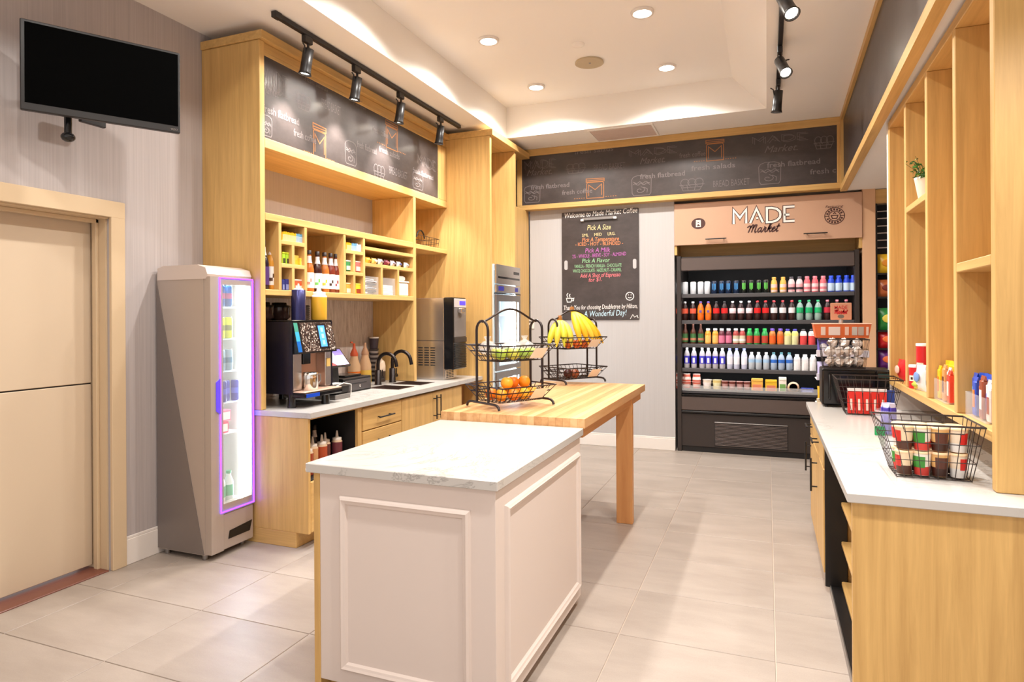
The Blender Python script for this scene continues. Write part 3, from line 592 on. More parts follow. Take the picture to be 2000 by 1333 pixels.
# ---------------------------------------------------------------- slim fridge
fx0, fx1, fy0, fy1, fz = -3.615, -3.19, 2.985, 3.345, 1.80
t = thing('slim_display_fridge', 'tall slim silver fridge with lit glass door and purple glowing edges', 'fridge', (-3.4, 3.165, 0))
m2 = mat('fridge_liner', (.86, .90, .92), .5)
q = MB(); q.prism([(fx0, .035), (fx1-.03, .035), (fx1-.03, fz-.04), (fx1-.05, fz-.012), (fx1-.12, fz), (fx0+.05, fz), (fx0, fz-.012)], 1, fy0, fy0+.022); q.build('side_panel', mSilver, t)
q = MB(); q.prism([(fx0, .035), (fx1-.03, .035), (fx1-.03, fz-.04), (fx1-.05, fz-.012), (fx1-.12, fz), (fx0+.05, fz), (fx0, fz-.012)], 1, fy1-.022, fy1); q.build('side_panel', mSilver, t)
q = MB(); q.prism([(fx0+.002, .04), (fx1-.034, .04), (fx1-.04, .055), (fx0+.002, fz-.065)], 1, fy0-.004, fy0); q.build('wedge_panel', mSilverD, t)
q = MB(); q.prism([(fx0+.02, .30), (fx1-.05, .30), (fx1-.05, .31), (fx0+.03, .31), (fx0+.03, fz-.06), (fx0+.02, fz-.06)], 1, fy0+.022, fy1-.022); q.build('liner', m2, t)
bx('back', mSilverD, t, fx0, fx0+.02, fy0+.022, fy1-.022, .035, fz-.03); bx('compressor_box', mSilverD, t, fx0+.02, fx1-.035, fy0+.022, fy1-.022, .035, .30)
q = MB(); q.prism([(fx0+.01, fz-.06), (fx1-.01, fz-.06), (fx1+.005, fz-.03), (fx1-.01, fz+.01), (fx1-.08, fz+.03), (fx0+.06, fz+.03), (fx0+.01, fz+.015)], 1, fy0-.003, fy1); q.build('top_cap', C(208, 192, 182, .3), t)
dz0, dz1 = .29, fz-.045
d = MB(); d.box(fx1-.03, fx1+.02, fy0+.004, fy0+.10, .04, dz1); d.box(fx1-.03, fx1+.02, fy1-.02, fy1-.002, .27, dz1); d.box(fx1-.03, fx1+.02, fy0+.10, fy1-.02, dz1-.045, dz1); d.box(fx1-.03, fx1+.02, fy0+.10, fy1-.02, .27, .33)
dr = d.build('door', mSilver, t)
bx('pane', mGlass, dr, fx1-.01, fx1-.004, fy0+.10, fy1-.02, .33, dz1-.045)
mPur = mat('led_purple', (.16, .04, 1), .5, emit=10, emcol=(.07, .012, 1))
for a in ((fy0+.075, fy1-.004, dz1-.008, dz1-.002), (fy0+.075, fy0+.081, .278, dz1-.008), (fy1-.010, fy1-.003, .278, dz1-.008), (fy0+.081, fy1-.010, .278, .284)): bx('glow_line', mPur, dr, fx1+.020, fx1+.024, a[0], a[1], a[2], a[3])
q = MB(); q.prism([(fy0+.045, .92), (fy0+.075, .90), (fy0+.075, 1.12), (fy0+.045, 1.10)], 0, fx1+.012, fx1+.026); q.build('handle', mat('purple_grip', (.07, .04, .42), .3, emit=.5, emcol=(.12, .05, .9)), dr)
bb('kick_panel', mSilver, t, fx1-.03, fx1+.015, fy0+.10, fy1-.004, .04, .266, b=.006); q = MB(); q.prism([(fy0+.14, .10), (fy1-.04, .10), (fy1-.02, .165), (fy0+.15, .150)], 0, fx1+.0152, fx1+.018); q.build('vent_slot', mBlkG, t)
for x, y in ((fx0+.05, fy0+.03), (fx1-.06, fy0+.03), (fx1-.06, fy1-.03), (fx0+.05, fy1-.03)): MB().cyl((x, y, 0), .018, .036, 10).build('foot', mSteelD, t)
bx('light_strip', mat('led_white', (.74, .92, 1), .5, emit=26), t, fx1-.055, fx1-.04, fy1-.045, fy1-.023, .34, dz1-.03)
bx('light_strip', MATS['led_white'], t, fx1-.055, fx1-.04, fy0+.03, fy1-.05, dz1-.02, dz1-.012)
rz = [onX(-3.24, 445, y).z for y in (599, 661, 724, 785, 845)]
for z in rz: bb('shelf', mat('glass_shelf', (.8, .92, .96), .1, alpha=.55), t, fx0+.03, fx1-.06, fy0+.023, fy1-.05, z-.012, z)
KC = (.030, .135)
def minican(x, y, z, col, band, label, grp):
    p = thing('drink_can', label, 'can', (x, y, z), group=grp, world=False)
    shared('body', 'minican', lambda mb: mb.lathe([(.022, 0), (.027, .008), (.027, .125), (.022, .135)], (0, 0, 0), 12), col, p); shared('lid', 'minilid', lambda mb: mb.cyl((0, 0, .135), .022, .003, 12), mSteel, p); shared('band', 'miniband', lambda mb: mb.lathe([(.0275, .05), (.0275, .085)], (0, 0, 0), 12), band, p)
rows = [(3, C(20, 95, 170), C(170, 60, 120), 'dark blue can', 'top'), (3, C(205, 215, 30), C(120, 130, 60), 'yellow-green can', 'second'), (3, C(130, 160, 175), C(60, 110, 140), 'silver-blue can', 'third'), (5, C(25, 30, 140), C(70, 80, 190), 'navy blue can', 'fourth')]
for r_, (n_, c1, c2, nm, sh) in enumerate(rows):
    for k in range(n_):
        y = fy0+.105+k*(.062 if n_ == 3 else .044)
        minican(-3.255-(.03 if k % 2 and n_ == 5 else 0), y if n_ == 3 else fy0+.075+k*.052, rz[r_], c1, c2, '%s %s from the left on the %s shelf of the slim fridge' % (ORD[k], nm, sh), 'cans in the slim fridge')
for k, (dy, dz, c1) in enumerate(((.085, 0, C(225, 70, 110)), (.105, .075, C(235, 130, 160)))):
    p = thing('snack_box', ['pink carton on the fifth shelf of the slim fridge', 'paler pink carton stacked on another in the slim fridge'][k], 'box', (-3.28, fy0+dy+.06, rz[4]+dz), world=False); shared('box', 'sbox', lambda mb: mb.bbox(-.05, .05, -.06, .06, 0, .072, b=.003), c1, p); shared('panel', 'sboxp', lambda mb: mb.box(.05, .0505, -.02, .05, .012, .06), mWhiteInk, p)
for k in range(3):
    p = thing('milk_bottle', '%s small green-labelled bottle on the floor of the slim fridge' % ['near', 'middle', 'far'][k], 'bottle', (-3.25, fy0+.09+.065*k, .312), world=False, group='bottles on the slim fridge floor')
    shared('body', 'milk', lambda mb: mb.lathe([(.027, 0), (.029, .01), (.029, .13), (.015, .165), (.015, .18)], (0, 0, 0), 10), C(225, 235, 232), p); shared('label', 'milkl', lambda mb: mb.lathe([(.0295, .04), (.0295, .11)], (0, 0, 0), 10), C(110, 190, 150), p); shared('cap', 'milkc', lambda mb: mb.cyl((0, 0, .18), .017, .018, 10), C(90, 170, 130), p)

# ---------------------------------------------------------------- television on its arm
hT = .455; sc = hT/.42
def tvp(px, py, dep): d = ray(px, py); return CC+d*dep
TL, TR, BR, BL = tvp(40, 43, 2.95*sc), tvp(353, 96, 3.36*sc), tvp(349, 252, 3.36*sc), tvp(40, 222, 2.95*sc)
rt = (TR-TL); rt.z = 0; wT = rt.length; rt.normalize(); nT = Vector((rt.y, -rt.x, 0)); cT = (TL+TR+BR+BL)/4
angT = math.atan2(rt.y, rt.x)
t = thing('television', 'black flat television angled out from the left wall above the door', 'television', (cT.x, cT.y, cT.z-hT/2), angT, world=False)
h2 = hT/2
MB().bbox(-wT/2, wT/2, 0, .03, 0, hT, b=.004).build('casing', mBezel, t)
MB().box(-wT/2+.018, wT/2-.012, -.0015, 0, .038, hT-.014).build('screen', mScreenOff, t); MB().bbox(-wT/2+.08, wT/2-.08, .03, .065, .05, hT-.06, b=.01).build('back_housing', mBezel, t)
text('VIZIO', (wT/2-.05, -.0015, .012), (1, 0, 0), (0, 0, 1), (0, -1, 0), mSteel, t, width=.035, height=.014, name='maker_lettering')
t = thing('television_bracket', 'black articulated wall bracket below the television', 'bracket', (XL, cT.y-.05, cT.z-.35))
a = onX(-3.42, 133, 268); bk = Vector((cT.x, cT.y, cT.z-.10))-nT*.07
MB().tube([(a.x, a.y, a.z-.0), (a.x, a.y, a.z+.32)], .018, 12).build('post', mBlkG, t); MB().ell((a.x, a.y, a.z), .034, .034, .026).build('ball_joint', mBlkG, t)
MB().tube([(XL+.01, onX(XL, 215, 150).y, a.z+.30), (a.x, a.y, a.z+.30)], .016, 8).build('arm', mBlk, t); MB().tube([(a.x, a.y, a.z+.25), tuple(bk)], .016, 8).build('arm', mBlk, t); wp = onX(XL, 215, 150); bb('wall_plate', mBlk, t, XL+.001, XL+.015, wp.y-.06, wp.y+.06, wp.z-.10, wp.z+.10)
c = onX(-3.50, 190, 243); bb('tilt_plate', mBlk, t, c.x-.012, c.x+.012, c.y-.10, c.y+.045, c.z-.012, c.z+.07)
# ================================================================== OPEN DISPLAY COOLER
HY = 7.262
t = thing('cooler_header', 'tan flip-up header panel reading MADE Market above the drinks cooler', 'header panel', (-.02, HY, 2.262))
hp = bb('panel', mTan, t, -.942, .893, HY, HY+.02, 2.264, 2.722); bb('side_lining', wV, t, -.944, -.915, HY+.02, 8.1, 2.16, 2.722); bb('side_lining', wV, t, .866, .894, HY+.02, 8.1, 2.16, 2.722); bb('back_lining', wX, t, -.915, .866, HY+.30, HY+.32, 2.16, 2.74)
def pH(x, y): return onY(HY, x, y)
a, b = pH(1433, 438), pH(1554, 432); k = pH(1433, 412)
w_, h_ = b.x-a.x, .148
o = Vector((a.x, HY, a.z))
up2 = (0, 0, 1); rt2 = (1, 0, .0)
strokes('made_lettering_outline', made(w_, h_), .038, o, BK, mBrownInk, hp); MB().ribbon(made(w_, h_), .022, o, *BK, th=.003).build('made_lettering', mWhiteInk, hp)
SCR = [[(-.25, .62), (-.12, .82), (.02, .80), (.04, .60), (-.02, .0)], [(.02, .55), (.18, .95), (.28, .9), (.26, .0)], [(.28, .5), (.44, .95), (.54, .9), (.52, .15), (.60, .0), (.70, .12)],
       [(1.06, .48), (.92, .56), (.80, .42), (.78, .15), (.88, .0), (1.0, .12), (1.08, .50), (1.06, .12), (1.14, .0), (1.24, .14)], [(1.24, .14), (1.34, .52), (1.32, .60), (1.44, .50), (1.42, .12), (1.50, .0), (1.58, .12)],
       [(1.62, .02), (1.72, 1.0), (1.80, .92), (1.68, .38)], [(1.68, .32), (1.88, .56), (1.92, .44), (1.74, .32), (1.90, .0), (2.02, .10)], [(2.04, .26), (2.24, .40), (2.20, .56), (2.08, .50), (2.04, .16), (2.14, .0), (2.30, .10), (2.40, .30)], [(2.50, .95), (2.42, .15), (2.50, .0), (2.62, .12)], [(2.32, .62), (2.66, .66)]]
def script_market(o, w, h, ax, m, parent, wd, name='market_lettering'):
    k = w/2.95; return strokes(name, [[((x+.27)*k+y*h*.32, y*h) for x, y in p] for p in SCR], wd, o, ax, m, parent)
a, b = pH(1456, 453), pH(1527, 449); script_market(Vector((a.x, HY, a.z-.012)), b.x-a.x-.03, .085, BK, mBrownInk, hp, .014)
c = pH(1364, 437); 
q = MB(); q.v = []; ring = [(c.x+.074*math.cos(i*math.pi/14), HY-.0015, c.z+.060*math.sin(i*math.pi/14)) for i in range(28)]; q.add(ring, [tuple(range(28))]); q.build('jar_roundel', mBrownInk, hp)
strokes('jar_emblem', [[(-.022, -.034), (-.022, .022), (.022, .022), (.022, -.034), (-.022, -.034)], [(-.026, .034), (.026, .034)], [(-.012, -.02), (-.012, .012), (0, -.004), (.012, .012), (.012, -.02)]], .008, Vector((c.x, HY-.002, c.z)), BK, mWhiteInk, hp)
c = pH(1630, 422)
circ = lambda r, n=28: [(r*math.cos(2*math.pi*i/n), r*.92*math.sin(2*math.pi*i/n)) for i in range(n+1)]
strokes('roundel_emblem', [circ(.09), circ(.052), [(-.09, 0), (-.05, 0)], [(.05, 0), (.09, 0)]], .008, c, BK, mBrownInk, hp)
strokes('roundel_lettering', [[(.07*math.cos(R(a_)), .066*math.sin(R(a_))), (.07*math.cos(R(a_+14)), .066*math.sin(R(a_+14)))] for a_ in list(range(20, 160, 22))+list(range(200, 340, 22))], .020, c, BK, mBrownInk, hp)
strokes('cup_emblem', [[(-.03, .005), (-.02, -.025), (.02, -.025), (.03, .005), (-.03, .005)], [(-.012, .02), (.0, .034), (.014, .02)]], .010, c, BK, mBrownInk, hp)
a, b = pH(1612, 407), pH(1647, 404); text('Featuring', (a.x, HY, a.z), (1, 0, 0), (0, 0, 1), (0, -1, 0), mBrownInk, hp, width=b.x-a.x, height=.04, shear=.3, name='script_lettering')
for xa, ya, xb in ((1378, 468, 1419), (1569, 457.5, 1616)):
    a, b = pH(xa, ya), pH(xb, ya); bar_handle(hp, ((a.x+b.x)/2, HY, a.z), b.x-a.x, (1, 0, 0), (0, -1, 0), off=.03)

cx0, cx1, cy0, cy1 = -.922, .868, 7.295, 8.05
SHZ = [onY(7.385, 1335, y).z for y in (576, 626.6, 672, 719, 760)]
t = thing('drinks_cooler', 'wide dark open-front drinks cooler set into the back wall', 'cooler', (-.03, 7.65, 0))
bb('side_panel', mBrnD, t, cx0, cx0+.045, cy0-.01, cy1, 0, 2.15); bb('side_panel', mBrnD, t, cx1-.04, cx1, cy0-.01, cy1, 0, 2.15); bx('back_panel', mDk, t, cx0+.045, cx1-.04, cy1-.03, cy1, .4, 2.10); bb('top_panel', mBrnD, t, cx0+.045, cx1-.04, cy0+.02, cy1-.03, 2.10, 2.14)
bb('canopy', mBrn, t, cx0+.045, cx1-.04, cy0-.005, cy0+.05, 1.985, 2.125, b=.006)
bb('lower_fascia', mBrn, t, cx0+.045, cx1-.04, cy0-.012, cy0+.05, .455, .605, b=.006); bb('bumper', mBlk, t, cx0+.045, cx1-.04, cy0-.025, cy0+.04, .425, .450, b=.006); bb('bumper', mBlkG, t, cx0+.045, cx1-.04, cy0-.02, cy0+.04, .609, .632, b=.006)
bb('kick_plate', mBrnD, t, cx0+.045, cx1-.04, cy0, cy0+.03, .06, .42); bb('base_rail', mBlk, t, cx0+.045, cx1-.04, cy0+.01, cy0+.04, 0, .06); bx('deck_floor', mDk, t, cx0+.045, cx1-.04, cy0+.05, cy1-.03, .40, .50)
g0, g1 = -.532, .200
gr = bx('grille_frame', mDk, t, g0, g1, cy0-.004, cy0, .075, .335); bb('grille_lip', mSteelD, gr, g0, g1, cy0-.014, cy0-.004, .328, .340)
for k in range(16): z = .085+k*.015; bb('louvre', mBrn, gr, g0+.005, g1-.005, cy0-.011, cy0-.004, z, z+.009, b=.002)
mLedC = mat('led_cooler', (.95, .97, 1), .5, emit=16)
for k, z in enumerate(SHZ):
    bb('shelf', mBrnD, t, cx0+.046, cx1-.041, cy0+.06, cy1-.06, z-.022, z, b=.002)
    bb('shelf_lip', mat('grey_lip', (.075, .07, .075), .4), t, cx0+.046, cx1-.041, cy0+.03, cy0+.06, z-.038, z+(.004 if k < 4 else .012), b=.003)
    if k < 4: bx('light_strip', mLedC, t, cx0+.07, cx1-.07, cy0+.064, cy0+.074, z-.030, z-.024)
bx('light_strip', mLedC, t, cx0+.07, cx1-.07, cy0+.053, cy0+.065, 1.995, 2.003)
mk = mat('clear_guard', (.8, .8, .8), .1, alpha=.25); bx('front_guard', mk, t, cx0+.046, cx1-.041, cy0+.02, cy0+.025, SHZ[4]-.01, SHZ[4]+.05)

def cap_(r, z0, z1): return lambda mb: mb.lathe([(r, z0), (r, z1-.002), (r*.85, z1)], (0, 0, 0), 10)
def lab_(r, z0, z1): return lambda mb: mb.lathe([(r, z0), (r, z1)], (0, 0, 0), 12)
SH = {'can': ([(.026, 0), (.0325, .010), (.0325, .130), (.026, .142)], .0328, .012, .128, .026, .142, .1445),
      'soda': ([(.028, 0), (.034, .014), (.034, .06), (.0315, .075), (.034, .09), (.034, .135), (.024, .168), (.0125, .185), (.0125, .196)], .0346, .078, .134, .0155, .193, .212),
      'beer': ([(.030, 0), (.032, .006), (.032, .12), (.026, .145), (.013, .175), (.012, .222)], .0326, .02, .115, .0145, .218, .232),
      'juice': ([(.028, 0), (.033, .010), (.033, .105), (.028, .130), (.019, .145), (.019, .152)], .0336, .015, .095, .0215, .148, .172),
      'tall': ([(.028, 0), (.031, .010), (.031, .150), (.022, .185), (.0125, .200), (.0125, .206)], .0316, .05, .135, .0155, .204, .226),
      'water': ([(.028, 0), (.033, .010), (.033, .115), (.026, .145), (.0125, .165), (.0125, .172)], .0336, .075, .110, .0155, .168, .186),
      'jug': ([(.030, 0), (.034, .008), (.034, .118), (.026, .140), (.018, .146), (.018, .150)], .0346, .0, .095, .021, .146, .168)}
def drink(kind, x, y, z, body, label, cap, lab, grp, mark=None, cat='bottle'):
    prof, lr, l0, l1, cr_, c0, c1 = SH[kind]
    p = thing('drink_can' if kind == 'can' else 'drink_bottle', lab, 'can' if kind == 'can' else cat, (x, y, z), group=grp, world=False)
    shared('body', kind+'b', lambda mb: mb.lathe(prof, (0, 0, 0), 12), body, p)
    if kind == 'can': shared('lid', 'canl', lambda mb: mb.cyl((0, 0, c0), cr_, c1-c0, 12), cap, p)
    else: shared('cap', kind+'c', cap_(cr_, c0, c1), cap, p)
    if label and kind != 'can': shared('label', kind+'l', lab_(lr, l0, l1), label, p)
    if mark == 'claw': shared('emblem', 'claw', lambda mb: [mb.box(dx-.0035, dx+.0035, -.0345, -.033, z0, .115) for dx, z0 in ((-.013, .05), (0, .04), (.013, .05))], label, p)
    elif mark == 'band': shared('print_band', kind+'band', lab_(lr+.0005, l0+.02, l0+.045), cap, p)
    elif mark == 'strip': shared('print_strip', kind+'strip', lambda mb: mb.box(-.012, .012, -lr-.002, -lr+.006, l0+.01, l1-.02), cap, p)
    return p
pc = lambda r, g, b: C(r, g, b, .35)
cola = pc(48, 18, 14); Wt = pc(240, 236, 236); SV = mSteel
names_row = ['top', 'second', 'third', 'fourth', 'bottom']
z2 = lambda x: 1310+x*.1875
z1_ = lambda x: 1310+x*.215
ROWS = {0: [('can', 'white slim can', [z2(x) for x in (92, 152, 236, 313, 383)], pc(232, 236, 242), pc(200, 205, 215), SV, None), ('can', 'black can with blue claw mark', [z2(x) for x in (455, 533, 603, 684)], pc(22, 40, 70), pc(70, 150, 215), SV, 'claw'), ('can', 'black can with green claw mark', [z2(x) for x in (763, 840, 919, 992)], pc(20, 24, 22), pc(110, 220, 90), SV, 'claw'),
            ('juice', 'yellow-topped juice bottle with pale pink label', [1512, 1529.7], pc(240, 190, 90), pc(248, 205, 200), pc(245, 180, 80), 'band'), ('juice', 'white-pink bottle with dark cap', [1546, 1561.6], pc(240, 220, 220), pc(245, 180, 185), pc(70, 60, 65), 'band'), ('juice', 'pink juice bottle with white label', [1576.6, 1592, 1608], pc(235, 110, 120), pc(250, 215, 215), pc(235, 130, 140), 'band'), ('juice', 'bright blue bottle with white label', [1623.5, 1638.5, 1654, 1667], pc(30, 70, 210), pc(205, 225, 245), pc(40, 80, 220), None)],
        1: [('soda', 'cola bottle with orange-red label and white cap', [z2(x) for x in (88, 150, 232)], cola, pc(225, 95, 70), Wt, None), ('soda', 'orange soda bottle with purple cap', [z2(x) for x in (312, 392)], pc(240, 110, 25), pc(245, 140, 40), pc(110, 80, 160), 'strip'), ('soda', 'cola bottle with red label and black cap', [z2(x) for x in (475, 560)], cola, pc(220, 35, 35), pc(40, 35, 35), None), ('soda', 'diet cola bottle with white label and white cap', [z2(x) for x in (645, 732, 818)], cola, pc(240, 205, 210), Wt, 'band'),
            ('soda', 'cola bottle with red label and red cap', [z2(x) for x in (903, 988)], cola, pc(225, 30, 30), pc(210, 40, 45), None), ('soda', 'diet cola bottle with silver label and red cap', [z2(x) for x in (1075, 1167, 1262)], cola, pc(232, 225, 228), pc(215, 55, 65), None), ('soda', 'clear lemon soda bottle with green label', [z2(x) for x in (1345, 1440, 1535)], pc(150, 175, 165), pc(30, 175, 110), pc(40, 180, 110), 'strip'), ('soda', 'dark cherry soda bottle with crimson label', [1616, 1634.7, 1653], cola, pc(190, 40, 60), pc(220, 120, 130), None)],
        2: [('beer', 'brown tea bottle with green label', [z2(x) for x in (90, 150, 233, 312)], pc(85, 40, 22), pc(70, 120, 70), pc(200, 130, 100), 'band'), ('juice', 'orange juice bottle with white cap', [z2(x) for x in (387, 463)], pc(245, 165, 60), pc(245, 190, 105), Wt, None), ('juice', 'purple smoothie bottle with pink label', [z2(x) for x in (530, 602)], pc(110, 45, 60), pc(215, 120, 150), Wt, None), ('juice', 'red smoothie bottle with pale green label', [z2(x) for x in (677, 745)], pc(175, 70, 65), pc(205, 195, 165), Wt, 'band'), ('juice', 'green-capped apple juice bottle with red label', [z2(x) for x in (820, 895, 978)], pc(45, 160, 80), pc(190, 70, 50), pc(40, 190, 80), None),
            ('juice', 'purple-capped vegetable juice bottle with orange label', [z2(x) for x in (1058, 1140)], pc(215, 130, 60), pc(235, 105, 40), pc(120, 85, 190), None), ('jug', 'pale yellow lemonade bottle with blue cap', [z2(x) for x in (1216, 1292)], pc(235, 225, 130), pc(225, 220, 165), pc(75, 65, 170), None), ('jug', 'white-and-red protein drink bottle with black cap', [z2(x) for x in (1380, 1467)], pc(240, 225, 220), pc(225, 75, 75), pc(50, 40, 42), None)],
        3: [('tall', 'clear tall water bottle with blue swoosh label', [z2(x) for x in (92, 165, 240, 325, 390, 462, 535)], pc(196, 190, 196), pc(70, 65, 205), Wt, 'strip'), ('tall', 'white-labelled water bottle with blue cap', [z2(x) for x in (612, 683, 762)], pc(205, 205, 225), pc(242, 238, 244), pc(140, 150, 225), None), ('water', 'clear water bottle with pale blue label and white cap', [z2(x) for x in (840, 912, 992)], pc(195, 200, 208), pc(165, 200, 228), Wt, None), ('water', 'clear water bottle with deep blue label and green cap', [z2(x) for x in (1070, 1150, 1232)], pc(180, 195, 215), pc(50, 110, 200), pc(90, 150, 160), None), ('jug', 'white milk drink bottle with red fruit print', [z2(x) for x in (1313, 1395, 1478)], pc(225, 220, 220), pc(245, 240, 238), Wt, 'strip')]}
CYD = 7.42
for r_, items in ROWS.items():
    for kind, nm, xs, body, lab, cap, mark in items:
        n_ = len(xs)
        for k, x in enumerate(xs):
            p = onY(CYD, x, 600); s = names_row[r_]
            L = '%s %s from left, %s cooler shelf' % (ORD[k], nm, s)
            drink(kind, p.x, CYD, SHZ[r_], body, lab, cap, L, '%ss on the cooler %s shelf' % (nm.split(' with')[0], names_row[r_]), mark)
# bottom shelf: yoghurts, puddings, snack packs
zb = SHZ[4]
def pot(x, y, z, r, h, col, lid, lab, grp, inv=False):
    p = thing('yoghurt_pot', lab, 'pot', (x, y, z), group=grp, world=False); k = 'pot%.3f%.3f%d' % (r, h, inv)
    r0, r1 = (r, r*.82) if inv else (r*.82, r)
    shared('cup', k, lambda mb: mb.lathe([(r0, 0), (r1, h)], (0, 0, 0), 12), col, p); shared('lid', k+'l', lambda mb: mb.cyl((0, 0, h), r1+.003, .005, 12), lid, p); shared('label', k+'p', lambda mb: mb.lathe([(r0*.98+.002, h*.25), (r1*.98+.002, h*.75)], (0, 0, 0), 12), lid, p)
for k, x in enumerate((92, 168, 270)):
    for j in range(2): p = onY(CYD, z2(x), 740); pot(p.x, CYD, zb+j*.085, .046, .078, pc(215, 105, 85), pc(248, 215, 205), '%s red yoghurt pot in the %s stack from the left, bottom cooler shelf' % (['lower', 'upper'][j], ORD[k]), 'stacked red yoghurt pots', j == 1)
for k, (x, c1, c2, nm) in enumerate(((380, (240, 225, 205), (250, 240, 235), 'white yoghurt tub with dark print beside the red stacks'), (482, (235, 210, 130), (245, 235, 190), 'pale yellow yoghurt tub beside the pudding cups'))): p = onY(CYD, z2(x), 740); pot(p.x, CYD, zb, .047, .105, pc(*c1), pc(*c2), nm+' on the bottom cooler shelf', 'yoghurt tubs')
for k, x in enumerate((565, 640, 720, 795)): p = onY(CYD, z2(x), 740); pot(p.x, CYD, zb, .036, .095, pc(120, 50, 40), pc(205, 160, 155), '%s chocolate pudding cup of four from the left on the bottom cooler shelf' % ORD[k], 'chocolate pudding cups')
def pack(x, w, h, c1, c2, lab, dep=.06):
    p = onY(CYD, z2(x), 740); q = thing('snack_pack', lab, 'snack pack', (p.x, CYD, zb), world=False)
    MB().bbox(-w/2, w/2, -dep/2, dep/2, 0, h, b=.006).build('box', c1, q); MB().box(-w*.38, w*.38, -dep/2-.002, -dep/2, h*.08, h*.55).build('print', c2, q); MB().bbox(-w*.5, w*.5, -dep/2-.004, dep/2, h*.80, h*1.02, b=.004).build('top_flap', c1, q)
pack(900, .115, .135, pc(245, 185, 80), pc(235, 140, 100), 'large orange cheese snack pack on the bottom cooler shelf'); pack(1045, .115, .125, pc(240, 190, 40), pc(225, 130, 95), 'yellow-topped snack pack with a round pink print on the bottom cooler shelf'); pack(1165, .075, .155, pc(238, 225, 210), pc(120, 170, 90), 'tall white and green snack pouch on the bottom cooler shelf'); pack(1420, .125, .05, pc(55, 70, 170), pc(150, 165, 225), 'flat blue box at the right end of the bottom cooler shelf')
p = onY(CYD, z2(1275), 740); q = thing('dip_tub', 'round-lidded hummus tub standing on edge on the bottom cooler shelf', 'tub', (p.x, CYD, zb), world=False)
mb = MB().lathe([(.05, 0), (.056, .045), (.058, .05), (1e-5, .05)], (0, 0, 0), 20); mb.v = [(x, -z, y+.058) for x, y, z in mb.v]; mb.build('tub', pc(225, 180, 140), q); mb = MB().lathe([(.04, .0), (1e-5, .0)], (0, 0, 0), 16); mb.v = [(x, -.052, y+.058) for x, y, z in mb.v]; mb.build('lid_print', pc(245, 225, 205), q)

# ---------------------------------------------------------------- chip rack beyond the passage
t = thing('chip_rack', 'black slatted snack rack seen past the end of the oak shelving', 'rack', (1.4, 7.35, 0))
bb('header', wX, t, 1.013, 1.75, YB+.02, YB+.05, 2.60, 2.74); bx('back_panel', mDk, t, 1.013, 1.75, 7.55, 7.58, 0, 2.62)
for z in [onY(7.45, 1720, y).z for y in (397, 411, 425, 440, 454, 468, 483)]: bb('slat', mSteel, t, 1.013, 1.75, 7.53, 7.55, z-.008, z+.008)
BZ = [onY(7.35, 1718, y).z for y in (534, 580, 645, 680, 720)]
for z in BZ: bb('shelf', mBlk, t, 1.013, 1.75, 7.30, 7.55, z-.02, z)
bb('upright', mBlk, t, 1.013, 1.03, 7.30, 7.55, 0, 2.60)
def bag(name, loc, w, h, d, m1, m2, label, rz=0, grp=None, cat='bag'):
    p = thing(name, label, cat, loc, rz, grp, world=False); v = []; f = []; nx, nz = 6, 7
    for s_ in (-1, 1):
        for j in range(nz+1):
            for i in range(nx+1):
                u, w2 = i/nx, j/nz; bul = (math.sin(math.pi*u)**.6)*(math.sin(math.pi*min(1, max(0, (w2-.04)/.92)))**.6) if 0 < u < 1 and 0 < w2 < 1 else 0
                v.append(((u-.5)*w*(1-.06*math.sin(math.pi*w2)), s_*d/2*bul+random.uniform(-.003, .003), w2*h))
    M_ = (nx+1)*(nz+1)
    for s_ in (0, 1):
        for j in range(nz):
            for i in range(nx): a = s_*M_+j*(nx+1)+i; q = (a, a+1, a+nx+2, a+nx+1); f.append(q if s_ == 0 else q[::-1])
    MB().add(v, f, True).build('pouch', m1, p); MB().ell((0, -d*.5-.001, h*.52), w*.30, .006, h*.20).build('print', m2, p)
    return p
for z, h, c1, c2, nm in zip(BZ, (.19, .17, .22, .17, .18), ((245, 195, 40), (205, 110, 60), (40, 140, 60), (215, 35, 40), (110, 40, 130)), ((225, 140, 30), (120, 40, 30), (235, 215, 90), (250, 120, 60), (225, 110, 60)), ('yellow', 'orange-brown', 'green', 'red', 'purple')):
    bag('crisp_bag', (1.13, 7.36, z), .20, h, .08, C(*c1, .3), C(*c2, .4), '%s crisp bag on the black rack past the oak shelving' % nm, grp='crisp bags on the rack')

# ================================================================== RIGHT COUNTER AND SHELVING
RX, RF, RZ = .255, .285, .883
t = thing('right_worktop', 'white quartz worktop of the right-hand counter', 'worktop', (.75, 3.7, RZ-.035)); bb('slab', mQz, t, RX, 1.30, 2.489, 4.985, RZ-.034, RZ, b=.003)
t = thing('counter_end_panel', 'broad oak end panel of the right-hand counter facing the camera', 'panel', (.8, 2.52, 0)); bb('panel', wV, t, RF-.012, 1.28, 2.512, 2.545, 0, RZ-.035, b=.002)
t = thing('open_shelf_cabinet', 'oak open-shelf base unit with black plinth under the right worktop', 'cabinet', (.7, 3.2, 0)); SF = .365; q0, q1 = 2.545, 3.865
bb('end_lining', wV, t, SF, 1.2, q0+.001, q0+.02, .04, RZ-.035); bb('black_upright', mBlk, t, RF+.002, SF+.03, q1-.02, q1, .03, RZ-.035); bb('back_panel', wY, t, .80, .82, q0+.02, q1-.02, .04, RZ-.035)
bb('black_plinth', mBlk, t, RF+.03, SF+.05, q0+.001, q1, 0, .036); bb('plinth_trim', mSteelD, t, RF+.024, RF+.03, q0+.001, q1, 0, .040, b=.001)
for z in (.07, .285, .495, .70): bb('shelf', wY, t, SF, .80, q0+.02, q1-.02, z-.022, z)
for y in (3.42,): bb('divider', wV, t, SF+.01, .80, y, y+.02, .07, RZ-.036)
